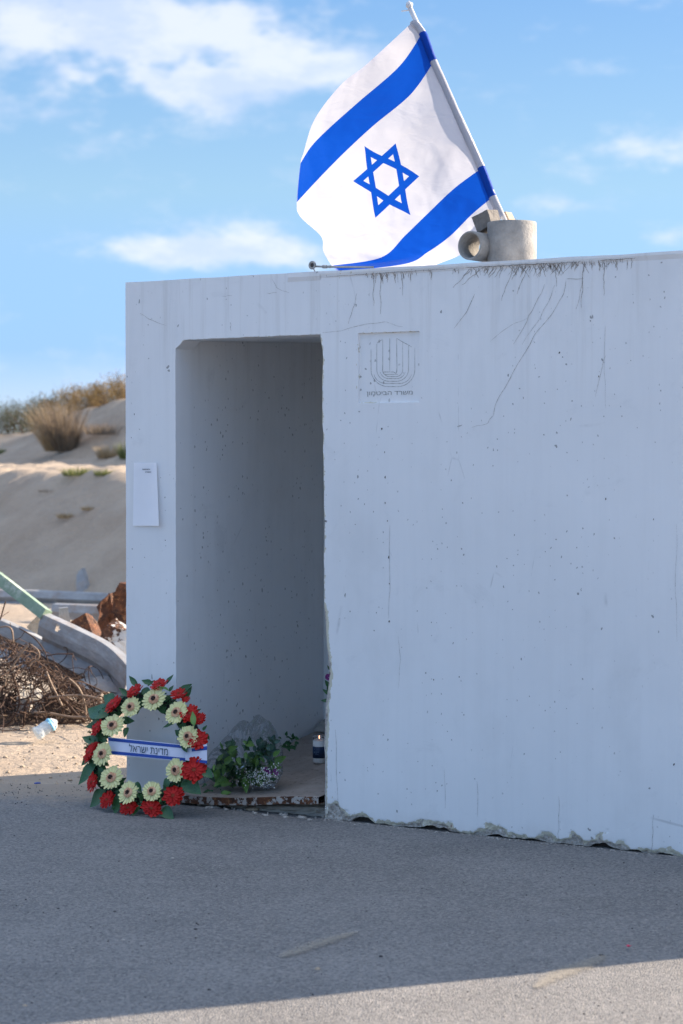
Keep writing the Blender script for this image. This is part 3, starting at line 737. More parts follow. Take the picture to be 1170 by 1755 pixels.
ncol = len(dense[0][1]); smax = 90
rows = []; uvs = []
colc = []
for j in range(ncol):
    pts = [d[1][j] for d in dense]; sv_ = [d[0] for d in dense]; col = []
    for k in range(smax + 1):
        s_ = k / smax
        i = max(i_ for i_ in range(len(sv_) - 1) if sv_[i_] <= s_ + 1e-9)
        t = (s_ - sv_[i]) / (sv_[i + 1] - sv_[i]); p1, p2 = pts[i], pts[i + 1]
        h1 = sv_[i + 1] - sv_[i]
        m1 = ((pts[i + 1] - pts[i - 1]) / (sv_[i + 1] - sv_[i - 1]) if i > 0 else (p2 - p1) / h1) * h1
        m2 = ((pts[i + 2] - pts[i]) / (sv_[i + 2] - sv_[i]) if i + 2 < len(pts) else (p2 - p1) / h1) * h1
        q = p1 * (2 * t ** 3 - 3 * t * t + 1) + m1 * (t ** 3 - 2 * t * t + t) + p2 * (-2 * t ** 3 + 3 * t * t) + m2 * (t ** 3 - t * t)
        col.append(q)
    colc.append(col)
for j in range(ncol):
    tt = j / (ncol - 1); row = []
    for k in range(smax + 1):
        s_ = k / smax; q = colc[j][k]
        bul = .17 * math.sin(math.pi * min(1, tt * 1.05)) * math.sin(math.pi * (s_ * .8 + .1)) 
        rip = .014 * math.sin(tt * 9 + s_ * 5) * tt + .030 * min(1, tt * 5) * fbm(tt * 1.3 + s_ * 3.2, s_ * .8 - tt * 1.1, 6.0, 2) + .018 * fbm(tt * 2.6 + s_ * 1.2, s_ * 3.4 - tt, 2.0, 4) * min(1, tt * 4)
        fold = .10 * max(0, tt - .72) * math.sin(s_ * 23 + tt * 14) * max(0, s_ - .45) * 4
        back = .20 * max(0, tt - .85) * 2
        row.append(wall_pt(q.x, q.y, .34 + bul * -.6 + rip + fold + back + .12)); uvs.append((tt, s_))
    rows.append(row)
flag = thing('flag', 'white and blue flag with a six pointed star flying above the shelter roof', 'flag', wall_pt(866, 382, .46))
FI = flag.matrix_world.copy(); floc = Vector(flag.location)
mb = MB(); mb.grid([[p - floc for p in r_] for r_ in rows])
o = mesh('cloth', mb.v, mb.f, M_FLAG, flag, True, uvs)
ptop = wall_pt(701, 10, .46); pbot = wall_pt(874, 398, .46)
mb = MB(); mb.tube([ptop - floc, lerp(ptop, pbot, .5) - floc, pbot - floc], .0105, 12); mb.build('pole', M_POLE, flag, True)
mb = MB(); rock(mb, ptop - floc + Vector((0, 0, .004)), (.016, .016, .016), None, 2, seed=1); mb.build('finial', M_POLE, flag, True)
mb = MB(); mb.tube([ptop - floc + Vector((0, 0, -.018)), wall_pt(688, 19, .46) - floc], .003, 6); mb.build('tie_tab', M_POLE, flag)
# sleeve sewn round the pole: takes the flag's own stripe colours
srows = []; suv = []
for k in range(61):
    s_ = k / 60; q = colc[0][int(s_ * smax)]; p = wall_pt(q.x + 1, q.y, .46) - floc; ax = (pbot - ptop).normalized(); a = ax.orthogonal().normalized(); b2 = ax.cross(a)
    rr = .0165 + .002 * fbm(s_ * 20, 1)
    srows.append([p + (a * math.cos(i * math.pi / 7) + b2 * math.sin(i * math.pi / 7)) * rr * (1 + .10 * math.sin(i * 3 + s_ * 9)) for i in range(14)]); suv += [(0.0, max(.02, min(.98, s_)))] * 14
mb = MB(); mb.grid(srows, True); mesh('pole_sleeve', mb.v, mb.f, M_FLAG, flag, True, suv)

# ------------------------------------------------------------------ things on the roof
def ring(c, ax, r, n=32, a0=None):
    ax = Vector(ax).normalized(); a = ax.orthogonal().normalized() if a0 is None else a0; b2 = ax.cross(a)
    return [Vector(c) + (a * math.cos(2 * math.pi * i / n) + b2 * math.sin(2 * math.pi * i / n)) * r for i in range(n)]
def pipe(mb, c0, c1, ro, ri, n=40):
    ax = (Vector(c1) - Vector(c0)); a = ax.normalized().orthogonal().normalized()
    seq = [(c0, ri), (c0, ro - .002), (Vector(c0) + ax * .02, ro), (Vector(c1) - ax * .02, ro), (c1, ro - .002), (c1, ri), (Vector(c0), ri)]
    mb.grid([ring(c_, ax, r_, n, a) for c_, r_ in seq], True)
tee = thing('concrete_pipe_fitting', 'grey concrete pipe fitting with a side branch standing on the shelter roof at the flagpole foot', 'pipe fitting')
pc = wall_pt(877, 420, .30); pc.z = H + .001
rb = (wall_pt(915, 420, .42) - wall_pt(839, 420, .42)).length / 2 * .985
ztop = wall_pt(877, 388, .42).z
mb = MB(); pipe(mb, pc, Vector((pc.x, pc.y, ztop)), rb, rb - .016, 56); mb.build('main_pipe', M_PIPE, tee, True)
rbr = .0590; bo = wall_pt(804.5, 420.5, .17); dd = Vector((-.60, -.80, 0)); b_in = bo - dd * .15
mb = MB(); pipe(mb, b_in, bo, rbr, rbr - .008, 44); mb.build('branch_pipe', M_PIPE, tee, True)
mid = lerp(b_in, bo, .62); mb = MB(); mb.tube([mid + (pc - mid).normalized() * (rbr * .0) + Vector((.045, .02, 0)), Vector((pc.x - rb * .8, pc.y, mid.z))], .036, 24, False); mb.build('neck', M_PIPE, tee, True)
mb = MB(); mb.box((lerp(mid, pc, .55).x, lerp(mid, pc, .55).y, H + .012), (.045, .022, .0115), None, .002); mb.build('mortar_pad', M_PIPE, tee)
tee['label'] = 'grey concrete pipe fitting with a side branch on the roof at the flagpole foot'
def chunk(name, quad, back, m, label, cat, rough_=.002, cuts=5, fr=23):
    """block from four picture corners of its near face and a thickness vector"""
    q = [Vector(p) for p in quad]; bm = bmesh.new(); vs = [bm.verts.new(p) for p in q] + [bm.verts.new(p + Vector(back)) for p in q]
    for f in [(0, 1, 2, 3), (7, 6, 5, 4), (0, 4, 5, 1), (1, 5, 6, 2), (2, 6, 7, 3), (3, 7, 4, 0)]: bm.faces.new([vs[i] for i in f])
    bmesh.ops.recalc_face_normals(bm, faces=bm.faces)
    bmesh.ops.subdivide_edges(bm, edges=bm.edges[:], cuts=cuts, use_grid_fill=True)
    for v2 in bm.verts:
        n = mn.noise_vector(v2.co * fr) * rough_ + mn.noise_vector(v2.co * fr * 2.6) * rough_ * (.5 if fr > 20 else .25); v2.co += n
    c0 = sum((v2.co for v2 in bm.verts), Vector()) / len(bm.verts)
    for v2 in bm.verts: v2.co -= c0
    me = bpy.data.meshes.new(name); bm.to_mesh(me); bm.free(); me.materials.append(m); o = bpy.data.objects.new(name, me); link(o); o.location = c0
    return tag(o, label, cat)
chunk('stone_block', [wall_pt(808, 373, .26), wall_pt(835, 359, .26), wall_pt(843, 384, .26), wall_pt(818, 399, .26)], vd * .07 + Vector((.012, 0, .004)), M_WOOD, 'grey square block wedged against the flagpole on top of the pipe fitting', 'block', .0022)
chunk('tan_block', [wall_pt(853, 368, .49), wall_pt(866, 362, .49), wall_pt(872, 375, .49), wall_pt(872, 392, .49), ][:4], vd * .05 + Vector((.004, 0, 0)), M_TAN, 'small tan stone block tucked behind the foot of the flagpole', 'block', .002, 3)
mb = MB(); mb.tube([wall_pt(880, 392, .44), wall_pt(882, 382, .44), wall_pt(884, 373, .44)], .0014, 5); tag(mb.build('wire_stub', M_POLE), 'thin white wire stub sticking up from the pipe fitting', 'wire')
rod = thing('metal_rod', 'small metal rod with a ring end lying on the roof edge below the flag', 'rod')
mb = MB(); mb.tube([wall_pt(540, 456.5, .10), wall_pt(553, 457, .10), wall_pt(580, 457.5, .10), wall_pt(640, 458, .12)], .0042, 8); mb.build('shaft', M_STEEL, rod, True)
mb = MB(); mb.tube([wall_pt(553, 457, .10), wall_pt(560, 457.2, .10)], .0075, 8); mb.tube([wall_pt(563, 457, .10), wall_pt(567, 457.2, .10)], .0060, 8); mb.build('collar', M_STEEL, rod, True)
mb = MB(); cc = wall_pt(535, 454.5, .10); rr_ = [cc + ud * .0135 * math.cos(a * math.pi / 8) + Vector((0, 0, .0135)) * math.sin(a * math.pi / 8) for a in range(17)]
mb.tube(rr_, .0052, 8, False); mb.build('ring_end', M_STEEL, rod, True)
mb = MB(); mb.grid([[cc + ud * .010 * math.cos(a * math.pi / 8) * k + Vector((0, 0, .010)) * math.sin(a * math.pi / 8) * k for a in range(16)] for k in (1, .4, .01)], True); mb.build('ring_bushing', M_CRACK, rod)
mb = MB(); mb.tube([wall_pt(536, 459, .10), wall_pt(540, 466, .10)], .0025, 5); mb.build('pin', M_STEEL, rod)

# ------------------------------------------------------------------ leaves and flowers
def leaf_mesh(name, m, bend=.18, wd=.42, fold=.22, n=7):
    rows = []
    for i in range(n + 1):
        t = i / n; hw = wd * .5 * (math.sin(math.pi * t ** .75) ** 1.05 if 0 < t < 1 else 0) + .002
        z_ = -bend * t * t + .04 * math.sin(t * 7)
        rows.append([(t, -hw, z_ + hw * fold * 1.5), (t, -hw * .5, z_ + hw * fold * .5), (t, 0, z_), (t, hw * .5, z_ + hw * fold * .5), (t, hw, z_ + hw * fold * 1.5)])
    mb = MB(); mb.grid(rows); me = bpy.data.meshes.new(name); me.from_pydata([tuple(v) for v in mb.v], [], mb.f); me.materials.append(m)
    me.polygons.foreach_set('use_smooth', [True] * len(me.polygons)); return me
LEAFM = [leaf_mesh('leaf', M_LEAF, b_, w_, f_) for b_, w_, f_ in ((.18, .46, .25), (.05, .38, .4), (.3, .52, .15))]
LEAFL = [leaf_mesh('leaf', M_LEAF2, b_, w_, f_) for b_, w_, f_ in ((.18, .42, .3), (-.15, .36, .3))]
LEAFB = [leaf_mesh('leaf', M_LEAF3, .1, .6, .1)]
def leaf(parent, meshes, p, tip, nrm, wscale=1.0, name='leaf'):
    d = Vector(tip) - Vector(p); M_ = frame(p, d, nrm); l = d.length
    o = bpy.data.objects.new(name, rnd.choice(meshes)); link(o, parent)
    o.matrix_local = parent.matrix_world.inverted() @ (M_ @ Matrix.Diagonal((l, l * wscale, l, 1))); return o
def petals(name, m, n, rings, cup, wd, seed, jag=.1):
    r_ = random.Random(seed); mb = MB()
    for (ro, ri, cz_, ph) in rings:
        for k in range(n):
            a = 2 * math.pi * (k + ph) / n + r_.uniform(-.06, .06); L_ = ro * r_.uniform(1 - jag, 1 + jag * .4); w_ = wd * ro * r_.uniform(.85, 1.15)
            lift = cz_ + r_.uniform(-.06, .06); tw = r_.uniform(-.3, .3)
            rows = []
            for t, ww in ((0, .35), (.35, .8), (.7, 1.0), (.92, .75), (1.0, .18)):
                rad = ri + (L_ - ri) * t; z_ = lift * (1 - t) * .3 + cup * t * t * L_ + .03 * (1 if t > .6 else 0) * tw + cz_ * .25
                y1 = w_ * ww
                rows.append([Vector((rad, -y1, z_ + abs(y1) * .35 * (1 - tw))), Vector((rad, 0, z_ - .02)), Vector((rad, y1, z_ + abs(y1) * .35 * (1 + tw)))])
            Rz = Matrix.Rotation(a, 3, 'Z'); mb.grid([[Rz @ p for p in rw] for rw in rows])
    me = bpy.data.meshes.new(name); me.from_pydata([tuple(v) for v in mb.v], [], mb.f); me.materials.append(m)
    me.polygons.foreach_set('use_smooth', [True] * len(me.polygons)); return me
def dome(name, m, r, h, spikes, seed, z0=0.0):
    r_ = random.Random(seed); mb = MB()
    mb.grid([[Vector((r * k * math.cos(a * math.pi / 9), r * k * math.sin(a * math.pi / 9), z0 + h * math.sqrt(max(0, 1 - k * k)))) for a in range(18)] for k in (1, .85, .6, .3, .02)], True)
    for k in range(spikes):
        a = r_.uniform(0, 6.28); q = r * math.sqrt(r_.random()); p = Vector((q * math.cos(a), q * math.sin(a), z0 + h * math.sqrt(max(0, 1 - (q / r) ** 2)) - .01)); s_ = r * .10
        mb.add([p + Vector((s_, 0, 0)), p + Vector((-s_ * .5, s_, 0)), p + Vector((-s_ * .5, -s_, 0)), p + Vector((math.cos(a) * s_, math.sin(a) * s_, s_ * 2.2))], [(0, 1, 3), (1, 2, 3), (2, 0, 3)])
    me = bpy.data.meshes.new(name); me.from_pydata([tuple(v) for v in mb.v], [], mb.f); me.materials.append(m); return me
CR = [petals('cream_gerbera', M_CREAM, 17, [(1, .3, .0, 0), (.93, .3, .16, .5)], .10, .115, s_) for s_ in (1, 2, 3)]
TAN = dome('tan_floret_ring', M_TANC, .40, .17, 130, 3, .10); DRK = dome('dark_flower_eye', M_DARKC, .20, .12, 60, 4, .235)
RD = [petals('red_gerbera', M_RED, 13, [(1, .25, 0, 0), (.90, .2, .3, .5), (.62, .15, .6, .2)], .22, .145, s_, .22) for s_ in (5, 6, 7)]
RDC = dome('red_flower_eye', M_REDC, .20, .10, 60, 8, .22)
def flower(parent, red, p, nrm, r, squash=(1, 1), rot=0):
    M_ = frame(p, Vector(nrm).orthogonal(), nrm)
    X = ud - Vector(nrm) * ud.dot(Vector(nrm)) / Vector(nrm).length_squared; M_ = frame(p, X, nrm)
    o = bpy.data.objects.new('red_gerbera' if red else 'cream_gerbera', rnd.choice(RD if red else CR)); link(o, parent)
    o.matrix_local = parent.matrix_world.inverted() @ (M_ @ Matrix.Diagonal((r * squash[0], r * squash[1], r, 1)) @ Matrix.Rotation(rnd.uniform(0, 6), 4, 'Z'))
    for nm, me in ((('flower_eye', RDC),) if red else (('floret_ring', TAN), ('flower_eye', DRK))):
        c_ = bpy.data.objects.new(nm, me); link(c_, o)
    return o

# wreath leaning on the wall left of the doorway
wB = gnd(245, 1398, 0.0); wT = wall_pt(245, 1168, -.05)
# plane containing the wall direction and the lean
wn_ = ud.cross(wT - wB).normalized()
# plane through wB along ud, leaning back until its top touches the wall
vB = (MSI @ wB).y; topw = wT.z; pT = W((MSI @ wT).x, -.055, topw); wn_ = ud.cross(pT - Vector(W((MSI @ wT).x, vB, 0))).normalized()
if wn_.y > 0: wn_ = -wn_
def wp(px, py, off=0.0): return hit(px, py, wB + wn_ * off, wn_)
def wz(x, y, off=0.0): return wp(130 + x * .2051, 1150 + y * .2051, off)
wreath = thing('flower_wreath', 'round wreath of cream and red gerberas with a printed ribbon leaning beside the doorway', 'wreath', wB)
bpy.context.view_layer.update()
wc = wz(560, 640); ux = ud; uy = wn_.cross(ux).normalized(); uy = uy if uy.z > 0 else -uy
pts = []
for k in range(49):
    a = 2 * math.pi * k / 48; pts.append(wz(560 + 410 * math.cos(a) + 10 * math.sin(3 * a), 655 - 425 * math.sin(a), .0) - wn_ * .012)
mb = MB(); rows = []
for i, p in enumerate(pts[:-1]):
    rad = (p - wc).normalized()
    rows.append([p - wB + rad * .036 * math.cos(j * math.pi / 6) * (1 + .2 * fbm(i * .7, j * .7)) + wn_ * .026 * math.sin(j * math.pi / 6) for j in range(12)])
rows.append(rows[0]); mb.grid(rows, True); mb.build('foam_ring', M_BLACK, wreath, True)
# moss of small dark leaves covering the ring
mb = MB()
for k in range(1500):
    a = rnd.uniform(0, 2 * math.pi); rr_ = rnd.uniform(.84, 1.16); p = wz(560 + 410 * rr_ * math.cos(a), 655 - 425 * rr_ * math.sin(a), rnd.uniform(.005, .022))
    d = Vector((rnd.gauss(0, 1), rnd.gauss(0, .4), rnd.gauss(0, 1))).normalized(); s_ = d.cross(wn_ + Vector((rnd.gauss(0, .4), 0, rnd.gauss(0, .4)))).normalized(); l = rnd.uniform(.010, .024)
    mb.add([p - wB, p - wB + d * l * .5 + s_ * l * .25, p - wB + d * l, p - wB + d * l * .5 - s_ * l * .25], [(0, 1, 2, 3)])
mb.build('green_backing', M_LEAF, wreath)['kind'] = 'stuff'
ctr = Vector((560, 640))
def out_n(x, y, k): 
    d = (wz(x, y) - wc); d = d / .25
    return (wn_ + d * k + Vector((0, 0, .15))).normalized()
whites = [(462, 303, 86, 1, 1), (657, 238, 96, 1, 1.03), (843, 350, 92, 1, 1.05), (938, 550, 90, .82, 1.1), (838, 832, 98, .70, 1.12), (640, 1008, 88, 1, .9), (443, 1020, 90, 1, 1), (300, 893, 96, 1, 1), (225, 695, 92, .92, 1.06), (308, 460, 96, 1, 1)]
for x, y, r_, sx, sy in whites: flower(wreath, False, wz(x, y, .055), (wn_ + Vector((rnd.uniform(-.12, .12), 0, rnd.uniform(-.05, .15)))).normalized(), r_ * .2051 * .00262 * 1.06, (sx * 1.12, sy))
reds = [(495, 178, 76, .9, 1), (325, 288, 84, .95, 1.05), (188, 480, 72, .85, 1.12), (128, 690, 78, .7, 1.25), (150, 930, 74, .9, 1.1), (270, 1078, 70, 1.1, .85), (445, 1142, 70, 1.1, .8), (642, 1148, 82, 1.12, .85),
        (818, 1045, 84, 1.05, .95), (988, 835, 100, 1.05, 1), (1025, 582, 82, .9, 1.15), (955, 368, 84, .9, 1.1), (1035, 410, 66, .6, 1), (860, 200, 66, .95, 1), (700, 125, 78, 1.15, .75), (920, 245, 40, .7, 1), (165, 640, 60, .8, .9)]
for x, y, r_, sx, sy in reds: flower(wreath, True, wz(x, y, .040), out_n(x, y, .38), r_ * .2051 * .00262 * 1.05, (sx * 1.15, sy))
lv = [(520, 130, 440, 38, 1), (640, 110, 545, 75, 2), (600, 130, 650, 70, 1), (760, 110, 803, 25, 1), (870, 190, 970, 105, 2), (900, 280, 968, 120, 1), (780, 170, 808, 118, 1), (450, 210, 355, 140, 1), (330, 260, 208, 190, 2), (270, 380, 75, 275, 2),
      (220, 440, 62, 452, 1), (190, 610, 40, 535, 1), (265, 590, 175, 555, 1), (170, 780, 0, 935, 2), (240, 800, 175, 900, 2), (250, 1000, 88, 1120, 2), (370, 1040, 300, 1180, 2), (330, 1130, 290, 1150, 1), (545, 1120, 465, 1210, 2), (560, 1020, 530, 1120, 1),
      (720, 1150, 795, 1215, 2), (900, 900, 1010, 1000, 2), (1070, 830, 1130, 880, 2), (790, 900, 710, 1000, 2), (770, 890, 730, 960, 1), (900, 930, 890, 1000, 1), (370, 420, 480, 410, 2), (400, 380, 430, 440, 1), (430, 470, 400, 545, 1), (850, 735, 808, 675, 2),
      (880, 730, 870, 685, 1), (900, 740, 915, 690, 1), (920, 745, 1045, 705, 2), (1000, 350, 1045, 315, 1), (1060, 500, 1085, 450, 1), (1085, 520, 1108, 570, 1), (880, 440, 905, 470, 2), (700, 300, 745, 350, 2), (760, 300, 700, 350, 1), (570, 140, 600, 210, 2),
      (740, 260, 790, 190, 2), (600, 280, 560, 220, 2), (470, 950, 380, 940, 1), (500, 930, 530, 1000, 1), (170, 560, 110, 600, 1), (210, 660, 260, 600, 1), (240, 860, 210, 790, 1), (350, 330, 400, 270, 1), (1010, 640, 920, 650, 1), (900, 610, 925, 680, 1), (960, 920, 1060, 880, 1), (720, 1060, 710, 1100, 1), (840, 960, 800, 1000, 1), (620, 1060, 590, 1100, 1)]
for x0, y0, x1, y1, k in lv:
    leaf(wreath, LEAFM, wz(x0, y0, .022), wz(x1, y1, rnd.uniform(.02, .05)), wn_ + Vector((rnd.uniform(-.3, .3), rnd.uniform(-.2, .2), rnd.uniform(-.1, .5))), 1.25 if k == 2 else 1)
for k in range(34):
    a = rnd.uniform(0, 6.28); q = rnd.uniform(.82, 1.1); x0 = 560 + 400 * q * math.cos(a); y0 = 655 - 415 * q * math.sin(a); aa = rnd.uniform(0, 6.28); l = rnd.uniform(70, 130)
    leaf(wreath, LEAFM, wz(x0, y0, .018), wz(x0 + l * math.cos(aa), y0 + l * math.sin(aa), .03), wn_ + Vector((rnd.uniform(-.5, .5), 0, rnd.uniform(-.3, .5))))
leaf(wreath, LEAFL, wz(990, 460, .075), wz(968, 328, .085), wn_ + Vector((.3, 0, 0)), .9)
leaf(wreath, LEAFL, wz(780, 170, .06), wz(665, 112, .07), wn_ + Vector((.0, 0, .8)), .4)
leaf(wreath, LEAFL, wz(700, 1100, .06), wz(705, 1060, .07), wn_, .9)
# ribbon
def rib_pt(s_, t, off=0):    # s along 0..1, t across 0..1
    xa = lerp(268, 915, s_); y0 = lerp(552, 617, s_); y1 = lerp(696, 757, s_)
    return wz(xa, lerp(y0, y1, t), .030 + .010 * math.sin(s_ * math.pi) + off + .002 * math.sin(s_ * 11)) - wB
def sheet(fn, s0, s1, t0, t1, n=28, off=0, k=3):
    mb = MB(); mb.grid([[fn(lerp(s0, s1, i / n), lerp(t0, t1, j / k), off) for i in range(n + 1)] for j in range(k + 1)]); return mb
rb_ = sheet(rib_pt, 0, 1, 0, 1, off=0).build('ribbon', M_SATIN, wreath, True)
sheet(rib_pt, 0, 1, .04, .215, off=.0012).build('blue_stripe', M_BLUE, rb_, True); sheet(rib_pt, 0, 1, .785, .96, off=.0012).build('blue_stripe', M_BLUE, rb_, True)
def rib2(s_, t, off=0): return wz(lerp(912, 1095, s_), lerp(lerp(650, 610, s_), lerp(745, 775, s_), t), .034 + .012 * s_ + off) - wB
rb2 = sheet(rib2, 0, 1, 0, 1, 8).build('ribbon', M_SATIN, wreath, True)
sheet(rib2, .3, 1, .1, .30, 8, .0012).build('blue_stripe', M_BLUE, rb2, True); sheet(rib2, .5, 1, .84, 1.0, 8, .0012).build('blue_stripe', M_BLUE, rb2, True)
p0 = rib_pt(.525, .5, .0016); pl = rib_pt(.28, .5, .0016); pr = rib_pt(.78, .5, .0016)
up_ = (rib_pt(.525, .3) - rib_pt(.525, .7)).normalized(); xr = (pr - pl).normalized(); nr = xr.cross(up_).normalized(); 
MT = Matrix(((xr.x, up_.x, nr.x, p0.x), (xr.y, up_.y, nr.y, p0.y), (xr.z, up_.z, nr.z, p0.z), (0, 0, 0, 1))) @ Matrix.Translation((0, 0, .0035))
text_obj('lettering', 'מדינת ישראל', M_NAVYT, rb_, MT @ Matrix(((1, .0, 0, 0), (0, 1, 0, 0), (0, 0, 1, 0), (0, 0, 0, 1))), (rib_pt(.5, .28) - rib_pt(.5, .76)).length, .006, (pr - pl).length)

# ------------------------------------------------------------------ bouquet in clear film
def fp(px, py, v, up=0): return wall_pt(px, py, v)
bq = thing('bouquet', 'bouquet of green foliage and tiny white flowers in clear film lying on the doorway plate', 'bouquet', W(.55, .1, fz(.55, .1)))
bpy.context.view_layer.update(); bl = Vector(bq.location)
def zb(x, y): return (340 + x * .2051, 1220 + y * .2051)
bright = [(165, 470, 140, 590), (150, 560, 130, 500), (215, 440, 205, 540), (160, 545, 260, 605), (180, 600, 275, 600), (215, 430, 300, 380), (160, 410, 225, 350), (250, 320, 320, 290), (395, 335, 400, 415), (490, 390, 480, 470), (380, 540, 400, 680), (400, 550, 395, 685),
          (180, 690, 290, 685), (130, 440, 125, 500), (240, 400, 300, 410), (185, 380, 150, 400), (270, 370, 210, 440), (330, 380, 345, 440), (200, 560, 130, 620), (300, 350, 240, 330)]
for x0, y0, x1, y1 in bright:
    leaf(bq, LEAFL, fp(*zb(x0, y0), rnd.uniform(.05, .09)), fp(*zb(x1, y1), rnd.uniform(.03, .07)), Vector((rnd.uniform(-.4, .4), -1, rnd.uniform(0, .9))))
for k in range(120):
    x0 = rnd.uniform(140, 640); y0 = rnd.uniform(250, 620)
    if (x0 - 390) ** 2 / 270 ** 2 + (y0 - 450) ** 2 / 190 ** 2 > 1: continue
    a = rnd.uniform(0, 6.28); l = rnd.uniform(50, 110)
    leaf(bq, LEAFM if rnd.random() < .55 else LEAFL, fp(*zb(x0, y0), rnd.uniform(.08, .16)), fp(*zb(x0 + l * math.cos(a), y0 - abs(l * math.sin(a)) * .8), rnd.uniform(.05, .15)), Vector((rnd.uniform(-.6, .6), -1, rnd.uniform(-.2, 1))))
for k in range(26):
    x0 = rnd.uniform(470, 640); y0 = rnd.uniform(250, 430); a = rnd.uniform(-1, 4)
    leaf(bq, LEAFB, fp(*zb(x0, y0), rnd.uniform(.09, .13)), fp(*zb(x0 + 60 * math.cos(a), y0 - 60 * abs(math.sin(a))), rnd.uniform(.07, .12)), Vector((rnd.uniform(-.6, .6), -1, rnd.uniform(-.2, 1))))
for k in range(12):
    x0 = rnd.uniform(60, 200); y0 = rnd.uniform(600, 670); leaf(bq, LEAFM, fp(*zb(x0, y0), .06), fp(*zb(x0 + rnd.uniform(-70, 70), y0 + rnd.uniform(-25, 15)), .05), Vector((0, -1, .8)))
mb = MB(); gs = MB()
for k in range(280):
    x0 = rnd.gauss(530, 90); y0 = rnd.gauss(545, 42) - max(0, x0 - 540) * rnd.uniform(0, 1.3) * .8
    if not (270 < x0 < 670 and 350 < y0 < 640): continue
    p = fp(*zb(x0, y0), rnd.uniform(.02, .07)) - bl; r_ = rnd.uniform(.0014, .0030)
    rock(mb, p, (r_, r_, r_), None, 1)
    if k % 3 == 0:
        q = fp(*zb(480, 470), .1) - bl; gs.tube([p, lerp(p, q, .25) + Vector((0, 0, .004)), lerp(p, q, .6)], .0006, 3, False)
mb.build('gypsophila_flowers', M_WHITEF, bq)['kind'] = 'stuff'; gs.build('gypsophila_stems', M_LEAF2, bq)['kind'] = 'stuff'
for x0, y0 in [(560, 480), (600, 505), (650, 515), (640, 490), (580, 500)]:
    o = bpy.data.objects.new('purple_flower', petals('purple_flower', M_PURP, 9, [(1, .1, 0, 0), (.7, .1, .3, .5)], .3, .3, x0)); link(o, bq)
    o.matrix_local = Matrix.Translation(fp(*zb(x0, y0), .06) - bl) @ frame((0, 0, 0), (1, 0, 0), (rnd.uniform(-.3, .3), -1, .4)) @ Matrix.Scale(.011, 4)
m, N, b = mat('clear_film'); t = N.node('ShaderNodeTexCoord').outputs['Object']
gl = N.node('ShaderNodeBsdfGlossy'); gl.inputs['Roughness'].default_value = .12; gl.inputs[0].default_value = (.85, .9, .95, 1)
tp = N.node('ShaderNodeBsdfTransparent'); tp.inputs[0].default_value = (.97, .98, .985, 1); fr = N.node('ShaderNodeLayerWeight'); fr.inputs[0].default_value = .35
bn = N.bump(N.m('ADD', N.vor(t, 11, 'DISTANCE_TO_EDGE'), N.m('MULTIPLY', N.noise(t, 9, 2, .5), .8)), .9, .030); N.put(gl.inputs['Normal'], bn); N.put(fr.inputs['Normal'], bn)
mx = N.node('ShaderNodeMixShader'); N.put(mx.inputs[0], N.m('MULTIPLY', fr.outputs['Fresnel'], .48, clamp=True)); N.l.new(tp.outputs[0], mx.inputs[1]); N.l.new(gl.outputs[0], mx.inputs[2]); N.l.new(mx.outputs[0], N.n['Material Output'].inputs[0]); M_FILM = m
outl = [(20, 660), (40, 560), (50, 440), (110, 330), (200, 240), (300, 120), (370, 70), (430, 90), (500, 20), (560, 60), (620, 110), (670, 200), (700, 320), (705, 450), (690, 540), (640, 620), (560, 650), (420, 690), (250, 690), (100, 690)]
op = catmull([Vector((a, b_, 0)) for a, b_ in outl + [outl[0]]], 5)[:-1]; cx, cy = 390, 440
rows = []
for k in range(13):
    t = k / 12; ph = t * math.pi; row = []
    for i, q in enumerate(op):
        s_ = math.sin(ph) * .98 + .02; x0 = cx + (q.x - cx) * s_ + 10 * fbm(i * .5, k * .6, 3); y0 = cy + (q.y - cy) * s_ + 10 * fbm(i * .5, k * .6, 7)
        depth = .115 - math.cos(ph) * .085 + .022 * fbm(i * .33, k * .5, 11)
        row.append(fp(*zb(x0, y0), depth) - bl)
    rows.append(row)
mb = MB(); mb.grid(rows, True); mb.build('clear_wrap', M_FILM, bq, False)
# second small sprig behind
sg = thing('green_sprig', 'small dark green sprig lying behind the wrapped bouquet near the back wall', 'plant', W(.75, .6, fz(.75, .6))); bpy.context.view_layer.update()
for k in range(30):
    x0 = rnd.uniform(690, 815); y0 = rnd.uniform(195, 300) ; a = rnd.uniform(0, 6.28)
    leaf(sg, LEAFM, fp(*zb(x0, y0), .42), fp(*zb(x0 + 32 * math.cos(a), y0 + 32 * math.sin(a)), .40), Vector((rnd.uniform(-.6, .6), -1, rnd.uniform(-.2, 1))))
mb = MB(); mb.tube([fp(*zb(660, 320), .4) - Vector(sg.location), fp(*zb(760, 240), .42) - Vector(sg.location)], .003, 5); mb.build('stem', M_LEAF, sg)
# flowering stem peeping from behind the right jamb
hs = thing('flowering_plant', 'leafy stem with purple flower showing from behind the right edge of the doorway', 'flower', W(uRt + .03, .18, 0)); bpy.context.view_layer.update(); hl = Vector(hs.location)
mb = MB(); mb.tube([W(uRt + .05, .20, fz(uRt, .2)) - hl, fp(566, 1280, .20) - hl, fp(564, 1200, .2) - hl, fp(566, 1140, .2) - hl], .004, 6); mb.build('stem', M_LEAF, hs)
for x0, y0, x1, y1 in [(566, 1202, 549, 1200), (566, 1192, 553, 1180), (566, 1180, 558, 1165), (567, 1170, 560, 1186), (567, 1150, 561, 1140), (568, 1188, 559, 1196)]:
    leaf(hs, LEAFM, fp(x0, y0, .17), fp(x1, y1, .16), (0.2, -1, .5))
o = bpy.data.objects.new('purple_flower', petals('purple_flower', M_PURP, 9, [(1, .1, 0, 0), (.7, .1, .3, .5)], .3, .3, 4)); link(o, hs)
